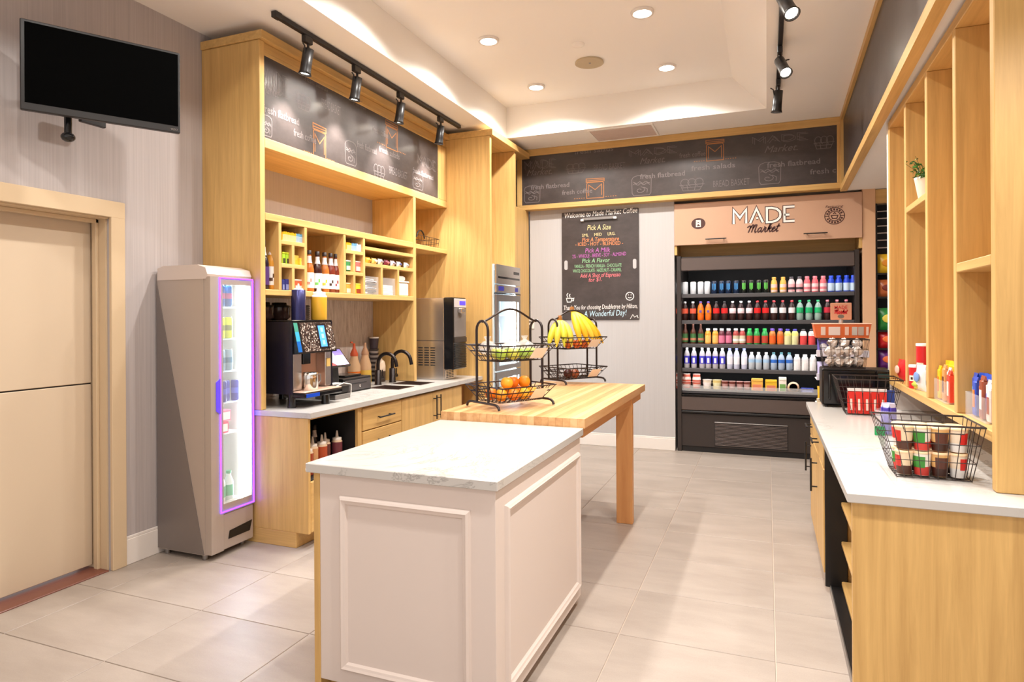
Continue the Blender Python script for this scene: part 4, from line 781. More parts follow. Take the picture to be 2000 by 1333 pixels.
for k, (ya, yb) in enumerate(((3.868, 4.42), (4.423, 4.975))):
    t = thing('base_cabinet', ['oak drawer-and-door cabinet next to the open shelves under the right worktop', 'oak drawer-and-door cabinet at the far end of the right counter'][k], 'cabinet', (.7, (ya+yb)/2, 0), group='right counter door cabinets')
    bb('body', wV, t, RF+.016, 1.2, ya, yb, .09, RZ-.035); bb('plinth', wY, t, RF+.05, 1.2, ya, yb, 0, .09)
    d = bb('drawer', wY, t, RF-.004, RF+.015, ya+.002, yb-.002, .665, .838); bar_handle(d, (RF-.004, (ya+yb)/2+.1, .745), .16, (0, 1, 0), (-1, 0, 0))
    d = bb('door', wV, t, RF-.004, RF+.015, ya+.002, yb-.002, .095, .657); bar_handle(d, (RF-.004, yb-.09, .52), .20, (0, 0, 1), (-1, 0, 0))
t = thing('oak_wall_shelving', 'oak shelving with tall open bays standing on the right counter', 'shelving', (.9, 3.7, RZ)); RS, RB = .728, 1.05; ST, SB = 2.722, 1.048
bb('near_panel', wV, t, RS, 1.9, 2.658, 2.703, RZ+.001, 3.6 if False else ST+.02)
for y in (3.145, 3.652, 4.165, 4.675): bb('divider', wV, t, RS+.0, RB, y, y+.042, SB+.04, ST-.045)
bb('top_board', wY, t, RS, RB, 2.703, 4.717, ST-.045, ST); bb('bottom_board', wY, t, RS, RB, 2.703, 4.717, SB, SB+.04); bx('back_panel', wV, t, RB, RB+.015, 2.703, 4.717, SB, ST)
bb('bay_shelf', wY, t, RS, RB, 2.703, 3.145, 1.668, 1.706); bb('bay_shelf', wY, t, RS, RB, 3.694, 4.165, 2.060, 2.095)
bx('splashback', mSplash, t, RB-.02, RB+.01, 2.703, 4.98, RZ+.001, SB)
struct(bx('wall_end', mWhite, None, RS+.005, RB+.3, 4.72, 4.80, RZ+.0015, SZ-.001)); struct(bx('wall_divider', mWhite, None, RB+.016, RB+.3, 2.704, 4.72, RZ+.0015, SZ-.001))

# ---------------------------------------------------------------- wire baskets
def wire_basket(t, bot, top, nw, nd, nr, r=.0028, rr=.005, m=None):
    """bot/top: four corners in order front-left, front-right, back-right, back-left"""
    m = m or mWire; B = [Vector(p) for p in bot]; T = [Vector(p) for p in top]
    MB().tube(T, rr, 6, closed=True, smooth=False).build('rim', m, t); g = MB(); g.tube(B, r*1.4, 5, closed=True, smooth=False)
    for k in range(1, nr+1): g.tube([B[i].lerp(T[i], k/(nr+1)) for i in range(4)], r, 4, closed=True, smooth=False)
    cnt = (nw, nd, nw, nd)
    for s_ in range(4):
        for k in range(cnt[s_]): u = k/cnt[s_]; g.tube([B[s_].lerp(B[(s_+1) % 4], u), T[s_].lerp(T[(s_+1) % 4], u)], r, 4, smooth=False)
    for k in range(1, nw): u = k/nw; g.tube([B[0].lerp(B[1], u), B[3].lerp(B[2], u)], r, 4, smooth=False)
    for k in range(1, nd): u = k/nd; g.tube([B[0].lerp(B[3], u), B[1].lerp(B[2], u)], r, 4, smooth=False)
    return g.build('wire_mesh', m, t)
def rect(x0, x1, y0, y1, z): return [(x0, y0, z), (x1, y0, z), (x1, y1, z), (x0, y1, z)]
zt_ = RZ+.005
t = thing('wire_basket', 'large bronze wire basket of oatmeal cups on the near end of the right counter', 'basket', (.57, 2.87, RZ)); wire_basket(t, rect(.452, .690, 2.785, 2.955, zt_), rect(.394, .715, 2.715, 3.0, 1.095), 9, 5, 2, .0017, .0038)
for s_, y in ((1, 2.715), (1, 3.0)): MB().tube([(.46, y, 1.095), (.465, y-.004, 1.07), (.65, y-.004, 1.07), (.655, y, 1.095)], .0022, 5).build('handle', mWire, t)
cup = lambda mb: mb.lathe([(.024, 0), (.031, .082)], (0, 0, 0), 14)
CL = [(C(232, 205, 170), C(200, 40, 30), C(80, 45, 30)), (C(240, 232, 220), C(60, 140, 50), C(205, 60, 50)), (C(225, 175, 110), C(90, 45, 30), C(60, 30, 20)), (C(235, 215, 190), C(215, 45, 40), C(225, 220, 215))]
for k in range(2):
    for j in range(2):
        for i in range(4):
            x = .485+i*.058; y = 2.835+j*.068; c = CL[(i+j+k*2) % 4] if j else CL[i]
            p = thing('oatmeal_cup', '%s-layer oatmeal cup, %s from the left in the %s row of the near basket' % (['lower', 'upper'][k], ORD[i], ['front', 'back'][j]), 'cup', (x, y, zt_+.003+k*.094), .7*(i-1.5)+.3*j, group='oatmeal cups in the near basket', world=False)
            shared('cup', 'oat', cup, c[0], p); shared('lid', 'oatl', lambda mb: mb.lathe([(.0325, .082), (.0325, .088), (.029, .09)], (0, 0, 0), 14), C(225, 190, 150), p)
            shared('print_patch', 'oatp', lambda mb: mb.add([(.0275*math.sin(a)*s1, -.0275*math.cos(a)*s1, z) for z, s1 in ((.030, 1.02), (.072, 1.14)) for a in [R(q) for q in (-60, -30, 0, 30)]], [(0, 1, 5, 4), (1, 2, 6, 5), (2, 3, 7, 6)]), c[1], p)
            shared('base_band', 'oatb', lambda mb: mb.lathe([(.0248, .001), (.0272, .034)], (0, 0, 0), 14), c[2], p)
t = thing('wire_basket', 'bronze wire basket of red packets in front of the microwave', 'basket', (.57, 4.5, RZ)); wire_basket(t, rect(.449, .700, 4.41, 4.58, zt_), rect(.395, .745, 4.36, 4.66, 1.105), 8, 5, 2, .0019, .0042)
for i in range(5):
    p = thing('red_packet', '%s red upright packet from the left in the wire basket before the microwave' % ORD[i], 'packet', (.480+i*.043, 4.455, zt_+.003), world=False, group='red packets in the wire basket')
    shared('pouch', 'redp', lambda mb: mb.hexa([(-.018, -.02, 0), (.018, -.02, 0), (.018, .02, 0), (-.018, .02, 0)], [(-.020, -.004, .145), (.020, -.004, .145), (.020, .006, .145), (-.020, .006, .145)]), C(225, 45, 35, .35), p); shared('white_top', 'redt', lambda mb: mb.hexa([(-.0205, -.0055, .125), (.0205, -.0055, .125), (.0205, .0075, .125), (-.0205, .0075, .125)], [(-.0205, -.0045, .152), (.0205, -.0045, .152), (.0205, .0065, .152), (-.0205, .0065, .152)]), C(240, 232, 230), p)
    shared('print', 'redx', lambda mb: mb.hexa([(-.006, -.0205, .02), (.006, -.0205, .02), (.006, -.015, .02), (-.006, -.015, .02)], [(-.006, -.0100, .09), (.006, -.0100, .09), (.006, -.005, .09), (-.006, -.005, .09)]), C(250, 225, 215), p)
p = thing('blue_packet', 'blue upright packet at the right of the red packets', 'packet', (.480+5*.043, 4.465, zt_+.003), world=False); shared('pouch', 'redp', None, C(45, 70, 150, .35), p) if ('redp', C(45, 70, 150, .35).name) in MESH else MB().hexa([(-.018, -.02, 0), (.018, -.02, 0), (.018, .02, 0), (-.018, .02, 0)], [(-.020, -.004, .145), (.020, -.004, .145), (.020, .006, .145), (-.020, .006, .145)]).build('pouch', C(45, 70, 150, .35), p)
# clear tub of purple bars
t = thing('candy_tub', 'clear tub of purple-wrapped bars behind the near wire basket', 'tub', (.575, 3.76, RZ))
q = MB(); q.lathe([(.055, .0), (.062, .125), (.060, .125), (.053, .004), (1e-5, .004)], (.575, 3.76, RZ+.001), 16); q.build('tub', mClear, t); bb('green_tag', C(40, 170, 100), t, .503, .549, 3.690, 3.692, RZ+.004, RZ+.05)
for k in range(6):
    a = k*math.pi/3; p = thing('chocolate_bar', '%s purple wrapped bar, counted round the clear tub' % ORD[k], 'chocolate bar', (.575+.026*math.cos(a), 3.76+.026*math.sin(a), RZ+.006), a, group='purple bars in the clear tub', world=False)
    shared('wrapper', 'pbar', lambda mb: mb.bbox(-.008, .008, -.014, .014, 0, .135, b=.003), C(75, 60, 170, .3), p); shared('crimped_end', 'pbarx', lambda mb: mb.hexa([(-.006, -.012, .135), (.006, -.012, .135), (.006, .012, .135), (-.006, .012, .135)], [(-.001, -.018, .155), (.001, -.018, .155), (.001, .018, .155), (-.001, .018, .155)]), C(205, 205, 235, .3), p)
# microwave
t = thing('microwave', 'black microwave oven at the far end of the right counter', 'microwave', (.54, 4.86, RZ)); mx0, mx1, my0, my1, mz0, mz1 = .340, .745, 4.750, 4.975, RZ+.012, 1.137
bb('body', mBlk, t, mx0, mx1, my0, my1, mz0, mz1, b=.006); dd = bb('door', mBlkG, t, mx0+.004, mx1-.09, my0-.014, my0, mz0+.006, mz1-.006, b=.006); MB().tube([(mx0+.045, my0-.014, mz0+.04), (mx0+.045, my0-.034, mz0+.05), (mx0+.045, my0-.034, mz1-.05), (mx0+.045, my0-.014, mz1-.04)], .006, 8).build('handle', mBlk, dd)
bb('control_panel', mBlkG, t, mx1-.086, mx1-.004, my0-.012, my0, mz0+.006, mz1-.006, b=.004); bx('display', C(20, 60, 60), t, mx1-.078, mx1-.012, my0-.0135, my0-.012, mz1-.05, mz1-.025)
for x in (mx0+.03, mx1-.03):
    for y in (my0+.03, my1-.03): MB().cyl((x, y, RZ), .012, .013, 8).build('foot', mBlk, t)
# foil basket on the microwave
zf = mz1+.004
t = thing('wire_basket', 'dark wire basket of foil-wrapped snacks on top of the microwave', 'basket', (.48, 4.86, mz1)); wire_basket(t, rect(.356, .600, 4.775, 4.945, zf), rect(.334, .622, 4.75, 4.965, zf+.19), 5, 4, 2, .0016, .0036)
mFoil = mat('foil', (.66, .60, .56), .42, .35); mFoilD = mat('foil_print', (.16, .11, .10), .4, .2)
k = 0
for z, rowy, n_ in ((zf+.042, 4.80, 4), (zf+.042, 4.875, 3), (zf+.108, 4.81, 4), (zf+.11, 4.885, 3), (zf+.165, 4.85, 3)):
    for i in range(n_):
        p = thing('foil_snack', '%s foil-wrapped snack counted from the bottom front, basket on the microwave' % (ORD[k] if k < 12 else ['thirteenth', 'fourteenth', 'fifteenth', 'sixteenth', 'seventeenth'][k-12]), 'snack', (.392+i*.224/n_+(.02 if n_ == 3 else 0), rowy, z), random.uniform(0, 3), group='foil snacks on the microwave', world=False); k += 1
        mb = MB().ell((0, 0, 0), .034, .034, .032, 10, 6); mb.v = [(x*random.uniform(.62, 1.22), y*random.uniform(.62, 1.22), z_*random.uniform(.7, 1.2)) for x, y, z_ in mb.v]; mb.build('wrapper', mFoil, p, smooth=False)
        MB().add([(.036*math.cos(a)*math.cos(b), .036*math.sin(a)*math.cos(b), .034*math.sin(b)) for b in (-.25, .25) for a in (0, .5, 1.0, 1.5)], [(0, 1, 5, 4), (1, 2, 6, 5), (2, 3, 7, 6)]).build('dark_print', mFoilD, p)
# floor-standing snack display beyond the counter
DX, DY = .505, 5.27
t = thing('snack_display_stand', 'floor-standing snack display with a MADE Market card and orange top tray', 'display stand', (DX, DY, 0))
MB().tube([(DX, DY, .02), (DX, DY, 1.46)], .016, 10).build('pole', mSteel, t); bb('base', mBlk, t, DX-.18, DX+.18, DY-.16, DY+.18, 0, .02)
sg = bb('sign_card', C(190, 135, 105), t, .436, .576, DY-.010, DY-.004, 1.458, 1.582); text('MADE', (DX, DY-.010, 1.537), *BK, C(190, 30, 35), sg, width=.085, height=.035, align='CENTER', bold=.01); script_market(Vector((DX-.05, DY-.010, 1.503)), .09, .03, BK, C(190, 30, 35), sg, .006, 'script_lettering')
c = (DX, DY-.0105, 1.482); q = MB(); q.add([(c[0]+.022*math.cos(i*math.pi/6), c[1], c[2]+.014*math.sin(i*math.pi/6)) for i in range(12)], [tuple(range(12))]); q.build('card_emblem', C(100, 95, 85), sg)
mOr = C(228, 110, 55); q = MB(); z0, z1 = 1.328, 1.432
q.hexa([(.335, DY-.10, z0), (.672, DY-.10, z0), (.672, DY+.10, z0), (.335, DY+.10, z0)], [(.319, DY-.115, z1-.006), (.688, DY-.115, z1-.006), (.688, DY+.115, z1-.006), (.319, DY+.115, z1-.006)]); tr = q.build('top_tray', mOr, t)
bb('tray_rim', C(250, 190, 165), tr, .315, .692, DY-.119, DY+.119, z1-.006, z1, b=.002)
for xa, xb, cc in ((.365, .395, (240, 215, 200)), (.415, .490, (245, 225, 215)), (.520, .545, (245, 205, 185)), (.565, .600, (210, 200, 190)), (.605, .640, (200, 180, 165)), (.655, .67, (250, 220, 200))): MB().hexa([(xa, DY-.106, z0+.02), (xb, DY-.106, z0+.02), (xb, DY-.102, z0+.02), (xa, DY-.102, z0+.02)], [(xa, DY-.1145, z0+.08), (xb, DY-.1145, z0+.08), (xb, DY-.108, z0+.08), (xa, DY-.108, z0+.08)]).build('tray_print', C(*cc), tr)
for z, cc in ((1.19, (232, 225, 235)), (1.02, (225, 222, 240)), (.84, (240, 225, 195)), (.62, (235, 225, 215))):
    tr = bb('tray', C(240, 232, 228), t, .335, .675, DY-.10, DY+.10, z, z+.006); bb('tray_front', C(*cc), tr, .335, .675, DY-.104, DY-.098, z, z+.05)
for k, (z, c1, c2, nm) in enumerate(((1.197, (110, 100, 190), (235, 235, 245), 'purple and white'), (1.027, (200, 195, 235), (90, 90, 190), 'pale lilac'), (.847, (235, 190, 60), (215, 80, 50), 'yellow and red'), (.627, (230, 210, 180), (180, 110, 80), 'cream'))):
    bag('snack_bag', (.385, DY-.04, z), .085, .125, .045, C(*c1, .3), C(*c2, .4), '%s snack bag at the left edge of the floor display' % nm, grp='snack bags on the floor display')
# ---------------------------------------------------------------- goods in the oak bays
FZ = SB+.041
def bin_(x, y, label, w, dp, h):
    t = thing('clear_bin', label, 'bin', (x, y, FZ)); q = MB()
    q.box(x-w/2, x+w/2, y-dp/2, y+dp/2, FZ, FZ+.003); q.box(x-w/2, x-w/2+.003, y-dp/2, y+dp/2, FZ+.003, FZ+h); q.box(x+w/2-.003, x+w/2, y-dp/2, y+dp/2, FZ+.003, FZ+h); q.box(x-w/2+.003, x+w/2-.003, y-dp/2, y-dp/2+.003, FZ+.003, FZ+h); q.box(x-w/2+.003, x+w/2-.003, y+dp/2-.003, y+dp/2, FZ+.003, FZ+h)
    q.build('tub', mClear, t); return t
def candy(x, y, h, m1, m2, label, grp, rz=0, w=.040):
    p = thing('candy_bar', label, 'candy bar', (x, y, FZ+.004), rz, grp, world=False)
    MB().bbox(-.011, .011, -w/2, w/2, 0, h, b=.004).build('wrapper', m1, p); MB().box(-.0125, -.011, -w*.32, w*.32, h*.25, h*.75).build('print', m2, p); MB().hexa([(-.006, -w/2, h), (.006, -w/2, h), (.006, w/2, h), (-.006, w/2, h)], [(-.001, -w*.62, h+.018), (.001, -w*.62, h+.018), (.001, w*.62, h+.018), (-.001, w*.62, h+.018)]).build('crimped_end', m1, p)
bin_(.795, 2.985, 'clear bin of blue candy bars in the nearest oak bay', .09, .26, .095)
for i, (c1, c2) in enumerate((((235, 225, 225), (150, 60, 50)), ((225, 215, 215), (60, 80, 170)), ((150, 75, 50), (240, 230, 225)), ((215, 120, 50), (90, 50, 40)), ((40, 80, 190), (230, 120, 40)), ((30, 75, 185), (120, 200, 220)))): candy(.774+.010*(i % 2), 2.875+i*.044, .125+.012*(i % 3), C(*c1, .3), C(*c2, .4), '%s candy bar from the near end of the bin in the nearest oak bay' % ORD[i], 'candy bars in the nearest bay')
for i in range(5): candy(.808, 2.88+i*.052, .150, C(35, 80, 190, .3), C(90, 180, 220, .4), '%s blue candy bar in the back row of the nearest bay bin' % ORD[i], 'candy bars in the nearest bay', .2*(i-2))
bin_(.795, 3.535, 'clear bin of yellow candy in the second oak bay', .09, .22, .10)
for i, (c1, c2) in enumerate((((220, 70, 55), (240, 225, 220)), ((235, 220, 215), (130, 40, 50)), ((215, 150, 90), (90, 45, 35)), ((240, 185, 40), (150, 80, 30)), ((245, 195, 40), (235, 120, 40)))): candy(.774+.010*(i % 2), 3.445+i*.044, .13+.01*(i % 3), C(*c1, .3), C(*c2, .4), '%s candy bar from the near end of the yellow candy bin' % ORD[i], 'candy bars in the second bay')
for i in range(4): candy(.808, 3.45+i*.054, .165, C(245, 190, 30, .3), C(225, 120, 30, .4), '%s tall yellow candy pack in the back row of the second bay' % ORD[i], 'candy bars in the second bay', .2*(i-1))
def crisp_tube(x, y, h, label):
    t = thing('crisp_tube', label, 'tube', (x, y, FZ), world=False, group='red crisp tubes')
    MB().lathe([(.036, 0), (.036, h)], (0, 0, 0), 18).build('tube', C(205, 30, 35, .35), t); MB().lathe([(.0375, h), (.0375, h+.012), (.034, h+.014)], (0, 0, 0), 18).build('lid', C(240, 225, 220), t)
    MB().add([(.0365*math.cos(a), .0365*math.sin(a), z) for z in (h*.35, h*.62) for a in [R(q) for q in (195, 215, 235, 255)]], [(0, 1, 5, 4), (1, 2, 6, 5), (2, 3, 7, 6)]).build('print', C(245, 225, 205), t)
    MB().add([(.0368*math.cos(a), .0368*math.sin(a), z) for z in (h*.42, h*.54) for a in [R(q) for q in (212, 232)]], [(0, 1, 3, 2)]).build('face_print', C(60, 30, 25), t)
crisp_tube(.790, 4.06, .235, 'tall red crisp tube in the plant bay'); crisp_tube(.765, 4.115, .115, 'short red crisp tube left of the tall one in the plant bay')
bag('snack_bag', (.765, 3.99, FZ), .10, .14, .05, C(235, 232, 235, .3), C(120, 150, 205, .4), 'white snack bag before the red crisp tubes', R(-75)); bag('snack_bag', (.762, 4.03, FZ), .11, .055, .045, C(225, 215, 90, .3), C(180, 190, 70, .4), 'small yellow-green snack bag below the white one', R(-75))
bag('snack_bag', (.775, 4.56, FZ+.0), .12, .13, .06, C(215, 40, 45, .3), C(240, 190, 170, .4), 'red snack bag in the farthest oak bay', R(-80))
# plant
t = thing('potted_plant', 'small green plant in a white pot on the oak bay shelf', 'plant', (.795, 3.985, 2.096), world=False)
MB().lathe([(.038, 0), (.058, .115), (.060, .125), (.054, .125), (.050, .11), (1e-5, .11)], (0, 0, 0), 22).build('pot', C(242, 226, 208, .5), t)
st = MB(); leaves = []
for k in range(34):
    a = random.uniform(0, 6.28); l = random.uniform(.04, .14); e = random.uniform(.25, 1.35)
    b = Vector((.02*math.cos(a), .02*math.sin(a), .11)); tip = b+Vector((math.cos(a)*math.cos(e), math.sin(a)*math.cos(e), math.sin(e)))*l
    st.tube([b, b.lerp(tip, .5)+Vector((0, 0, .01)), tip], .0013, 4)
    for j in range(5):
        c = b.lerp(tip, .35+.65*j/4)+Vector([random.uniform(-.01, .01) for _ in range(3)]); leaves.append(c)
st.build('stems', C(70, 95, 40), t)
def leaf(mb): mb.add([(0, 0, 0), (.007, .010, .003), (0, .024, 0), (-.007, .010, .003)], [(0, 1, 2), (0, 2, 3)])
mLeaf = [C(62, 120, 45), C(85, 145, 60), C(45, 95, 38)]
for i, c in enumerate(leaves):
    o = shared('leaf', 'leaf', leaf, mLeaf[i % 3], t); o.location = c; o.rotation_euler = [random.uniform(-1.2, 1.2), random.uniform(-1.2, 1.2), random.uniform(0, 6.28)]
# ================================================================== BASKET STANDS ON THE TABLE
mStand = mat('stand_bronze', (.040, .028, .026), .32, .6)
def basket_stand(cx, cy, rz, label):
    t = thing('two_tier_stand', label, 'basket stand', (cx, cy, tz), rz, 'two-tier wire stands on the table', world=False)
    r = .0078; hU = .455
    for sx_ in (-1, 1):
        x = .205*sx_; y = .056
        arc = [(x, -y*math.cos(a), hU+y*math.sin(a)) for a in [math.pi*k/8 for k in range(9)]]
        MB().tube([(x, -y, .035)]+arc+[(x, y, .035)], r, 8).build('side_frame', mStand, t)
        foot = [(x, -.158, .006), (x, -.152, .022), (x, -.135, .033), (x, -.11, .036), (x, .11, .036), (x, .135, .033), (x, .152, .022), (x, .158, .006)]
        MB().tube(foot, r, 8).build('foot', mStand, t)
    MB().tube([(-.205+.41*k/16, 0, hU+.05+.075*math.sin(math.pi*k/16)**1.5) for k in range(17)], r*.85, 8).build('handle', mStand, t)
    for z in (.275, .038):
        b = thing  # readability
        bot = rect(-.155, .155, -.10, .10, z); top = rect(-.20, .20, -.185, .185, z+.092)
        B = [Vector(p) for p in bot]; T = [Vector(p) for p in top]
        rim = MB().tube(T, .0042, 6, closed=True, smooth=False).build('basket_rim', mStand, t); g = MB()
        g.tube([B[i].lerp(T[i], .62) for i in range(4)], .0042, 5, closed=True, smooth=False); g.tube([B[i].lerp(T[i], .3) for i in range(4)], .0022, 4, closed=True, smooth=False); g.tube(B, .0022, 4, closed=True, smooth=False)
        for s_, n_ in ((0, 9), (1, 6), (2, 9), (3, 6)):
            for k in range(n_): g.tube([B[s_].lerp(B[(s_+1) % 4], k/n_), T[s_].lerp(T[(s_+1) % 4], k/n_)], .0022, 4, smooth=False)
        for k in range(1, 9): g.tube([B[0].lerp(B[1], k/9), B[3].lerp(B[2], k/9)], .0022, 4, smooth=False)
        for k in range(1, 6): g.tube([B[0].lerp(B[3], k/6), B[1].lerp(B[2], k/6)], .0022, 4, smooth=False)
        g.build('basket_mesh', mStand, t)
        n = Vector((0, -.085, .092)).normalized(); d0 = Vector((.05, -.118, z+.012))
        MB().hexa([d0+Vector((0, 0, 0)), d0+Vector((.10, 0, 0)), d0+Vector((.10, .002, 0)), d0+Vector((0, .002, 0))], [d0+n*.085, d0+n*.085+Vector((.10, 0, 0)), d0+n*.085+Vector((.10, .002, 0)), d0+n*.085+Vector((0, .002, 0))]).build('price_card', mPaper, t)
    return t
RS1 = R(60); RS2 = R(57)
basket_stand(-1.428, 3.578, RS1, 'black two-tier wire stand with oranges on the near half of the table'); basket_stand(-1.452, 5.0, RS2, 'black two-tier wire stand with bananas on the far half of the table')
def loc_on(cx, cy, rz, x, y, z): c, s_ = math.cos(rz), math.sin(rz); return (cx+c*x-s_*y, cy+s_*x+c*y, tz+z)
def citrus(mb): mb.lathe([(1e-5, -.036), (.018, -.033), (.032, -.020), (.038, 0), (.033, .019), (.019, .032), (.006, .034), (1e-5, .032)], (0, 0, 0), 14)
mOrg = [C(245, 150, 25, .4), C(240, 125, 20, .4), C(250, 175, 40, .4)]
k = 0
for x, y, z in ((-.115, -.06, .078), (-.035, -.075, .078), (.045, -.07, .078), (.12, -.055, .078), (-.12, .03, .078), (-.04, .02, .078), (.04, .03, .078), (.12, .04, .078), (-.05, -.03, .142), (.09, -.02, .142), (.02, .0, .140)):
    p = thing('orange', '%s orange counted from the front left of the near lower basket' % ORD[k], 'orange', loc_on(-1.428, 3.578, RS1, x, y, z), random.uniform(0, 3), 'oranges in the near stand', world=False)
    shared('fruit', 'citrus', citrus, mOrg[k % 3], p); shared('stem_button', 'citstem', lambda mb: mb.cyl((0, 0, .031), .003, .003, 6), C(90, 110, 40), p); k += 1
mApp = [C(170, 195, 70, .35), C(205, 205, 80, .35), C(150, 180, 75, .35)]
def apple(mb): mb.lathe([(1e-5, -.030), (.012, -.033), (.028, -.022), (.036, .002), (.032, .022), (.018, .031), (.008, .027), (1e-5, .022)], (0, 0, 0), 14)
k = 0
for x, y, z in ((-.11, -.055, .315), (-.03, -.07, .315), (.05, -.06, .315), (.12, -.05, .315), (-.08, .03, .315), (.02, .03, .315), (.11, .04, .315)):
    p = thing('green_apple', '%s green apple in the near upper basket, counted from front left' % ORD[k], 'apple', loc_on(-1.428, 3.578, RS1, x, y, z), random.uniform(0, 3), 'green apples in the near stand', world=False)
    shared('fruit', 'apple', apple, mApp[k % 3], p); shared('stalk', 'stalk', lambda mb: mb.tube([(0, 0, .022), (.004, 0, .042)], .0016, 5), C(90, 70, 40), p); k += 1
mWrap = mat('clear_wrap', (.93, .93, .97), .15, alpha=.30)
for k, (x, y, lab) in enumerate(((-.13, .05, 'clear plastic bag of fruit at the back left of the near upper basket'), (0, -.01, 'crumpled clear plastic bag in the middle of the near upper basket'), (.13, .02, 'clear plastic bag of pale fruit at the right of the near upper basket'))):
    p = thing('plastic_bag', lab, 'bag', loc_on(-1.428, 3.578, RS1, x, y, .355), .5*k, world=False); p.scale = (.78, .78, .95); mb = MB().lathe([(1e-5, -.045), (.055, -.04), (.078, -.01), (.070, .012), (.040, .032), (.014, .042), (.026, .060), (.032, .066)], (0, 0, 0), 12)
    mb.v = [(a*random.uniform(.82, 1.12), b*random.uniform(.82, 1.12), c) for a, b, c in mb.v]; mb.build('film', mWrap, p, smooth=False); MB().lathe([(.015, .038), (.015, .046)], (0, 0, 0), 8).build('twist', mWhite, p)
def bananas(label, loc, rz, n_, cols, L, spread, lean, skew=0):
    t = thing('banana_bunch', label, 'bananas', loc, rz, world=False); crown = Vector((0, 0, L*.80))
    for i in range(n_):
        a = (i-(n_-1)/2)*spread; pts = []; rad = []
        for k in range(9):
            u = k/8; w = .075*math.sin(u*math.pi*.55)+lean*u; pts.append(crown+Vector((math.sin(a)*w*1.5+skew*u**1.3, -math.cos(a)*w, -L*.80*u**1.15+.012*math.sin(math.pi*u)))); rad.append([.008, .016, .024, .0275, .028, .0275, .024, .015, .005][k])
        MB().tube(pts, rad, 8).build('banana', cols[i % len(cols)], t)
    MB().lathe([(.018, 0), (.022, .012), (.016, .035), (.014, .045)], (0, 0, L*.80-.008), 8).build('crown', C(170, 110, 50), t)
yl = [C(245, 200, 50, .4), C(240, 190, 40, .4), C(250, 212, 75, .4)]
bananas('large bunch of yellow bananas on the far stand', loc_on(-1.452, 5.0, RS2, .01, .02, .31), RS2+.15, 5, yl, .33, .30, .09, .09)
bananas('greener bunch of bananas at the left of the far upper basket', loc_on(-1.452, 5.0, RS2, -.135, -.0, .295), RS2-.5, 4, [C(205, 205, 60, .4), C(225, 205, 70, .4)], .26, .34, .05, -.02)
for k, (x, y) in enumerate(((-.10, -.06), (-.02, -.07), (.06, -.065), (.12, -.04))):
    p = thing('red_apple', '%s orange-red apple from the left under the bananas on the far stand' % ORD[k], 'apple', loc_on(-1.452, 5.0, RS2, x, y, .313), k, 'red apples under the bananas', world=False); shared('fruit', 'apple', apple, C(215, 105, 40, .35), p); shared('stalk', 'stalk', None, C(90, 70, 40), p)
for k, (x, y) in enumerate(((-.07, -.02), (-.02, -.045))):
    p = thing('plum', ['dark plum at the left in the far lower basket', 'brown-red plum beside the dark one in the far lower basket'][k], 'plum', loc_on(-1.452, 5.0, RS2, x, y, .076), k, world=False); shared('fruit', 'citrus', citrus, [C(70, 25, 25, .3), C(150, 80, 50, .3)][k], p); shared('stalk', 'stalk', None, C(90, 70, 40), p)

# ================================================================== PIGEONHOLE GOODS
PX = -3.20                                           # goods stand just behind the front edge
syr = ([(.028, 0), (.036, .008), (.036, .165), (.030, .195), (.016, .230), (.0145, .285)])
def syrup(y, z, liquid, labc, label, x=PX, spot_=None, s=1):
    p = thing('syrup_bottle', label, 'bottle', (x, y, z), group='syrup bottles in the pigeonholes', world=False); p.scale = (s, s, s)
    shared('bottle', 'syr', lambda mb: mb.lathe(syr, (0, 0, 0), 14), liquid, p); shared('cap', 'syrc', lambda mb: mb.lathe([(.017, .283), (.017, .312), (.014, .314)], (0, 0, 0), 12), C(40, 26, 24), p); shared('neck_label', 'syrn', lambda mb: mb.lathe([(.0225, .218), (.0165, .245), (.0158, .272)], (0, 0, 0), 12), C(240, 225, 222), p); shared('label', 'syrl', lambda mb: mb.lathe([(.0365, .03), (.0365, .145)], (0, 0, 0), 14), labc, p)
    if spot_: shared('label_print', 'syrs', lambda mb: mb.add([(.0372*math.cos(a), .0372*math.sin(a), z_) for z_ in (.055, .075, .10) for a in [R(q) for q in (-80, -60, -40, -20)]], [(0, 1, 5, 4), (1, 2, 6, 5), (6, 7, 11, 10)]), spot_, p)
f1, f2, f3 = 1.690, 1.876, 2.038
amber, dark_, red_ = C(185, 105, 45, .15), C(60, 28, 25, .15), C(120, 50, 35, .15)
Wl = C(244, 240, 236)
syrup(onX(PX, 514, 540).y, f1, C(35, 25, 40, .2), C(75, 45, 110), 'purple-labelled syrup bottle at the left end of the pigeonholes', s=1.08); syrup(onX(PX, 531, 540).y, f1, C(215, 150, 55, .15), Wl, 'amber syrup bottle with dark plant label in the first pigeonhole', spot_=C(90, 60, 40), s=1.12)
for k, (x, liq, sp, nm) in enumerate(((604, amber, C(200, 150, 140), 'pale pink print'), (620, dark_, C(110, 190, 90), 'green print'), (634, amber, C(205, 180, 60), 'yellow print'), (646, red_, C(70, 50, 45), 'dark bean print'), (656, red_, C(150, 70, 80), 'red berry print'))):
    syrup(onX(PX, x, 540).y, f1, liq, Wl, '%s syrup bottle from the left in the wide pigeonhole, %s' % (ORD[k], nm), spot_=sp)
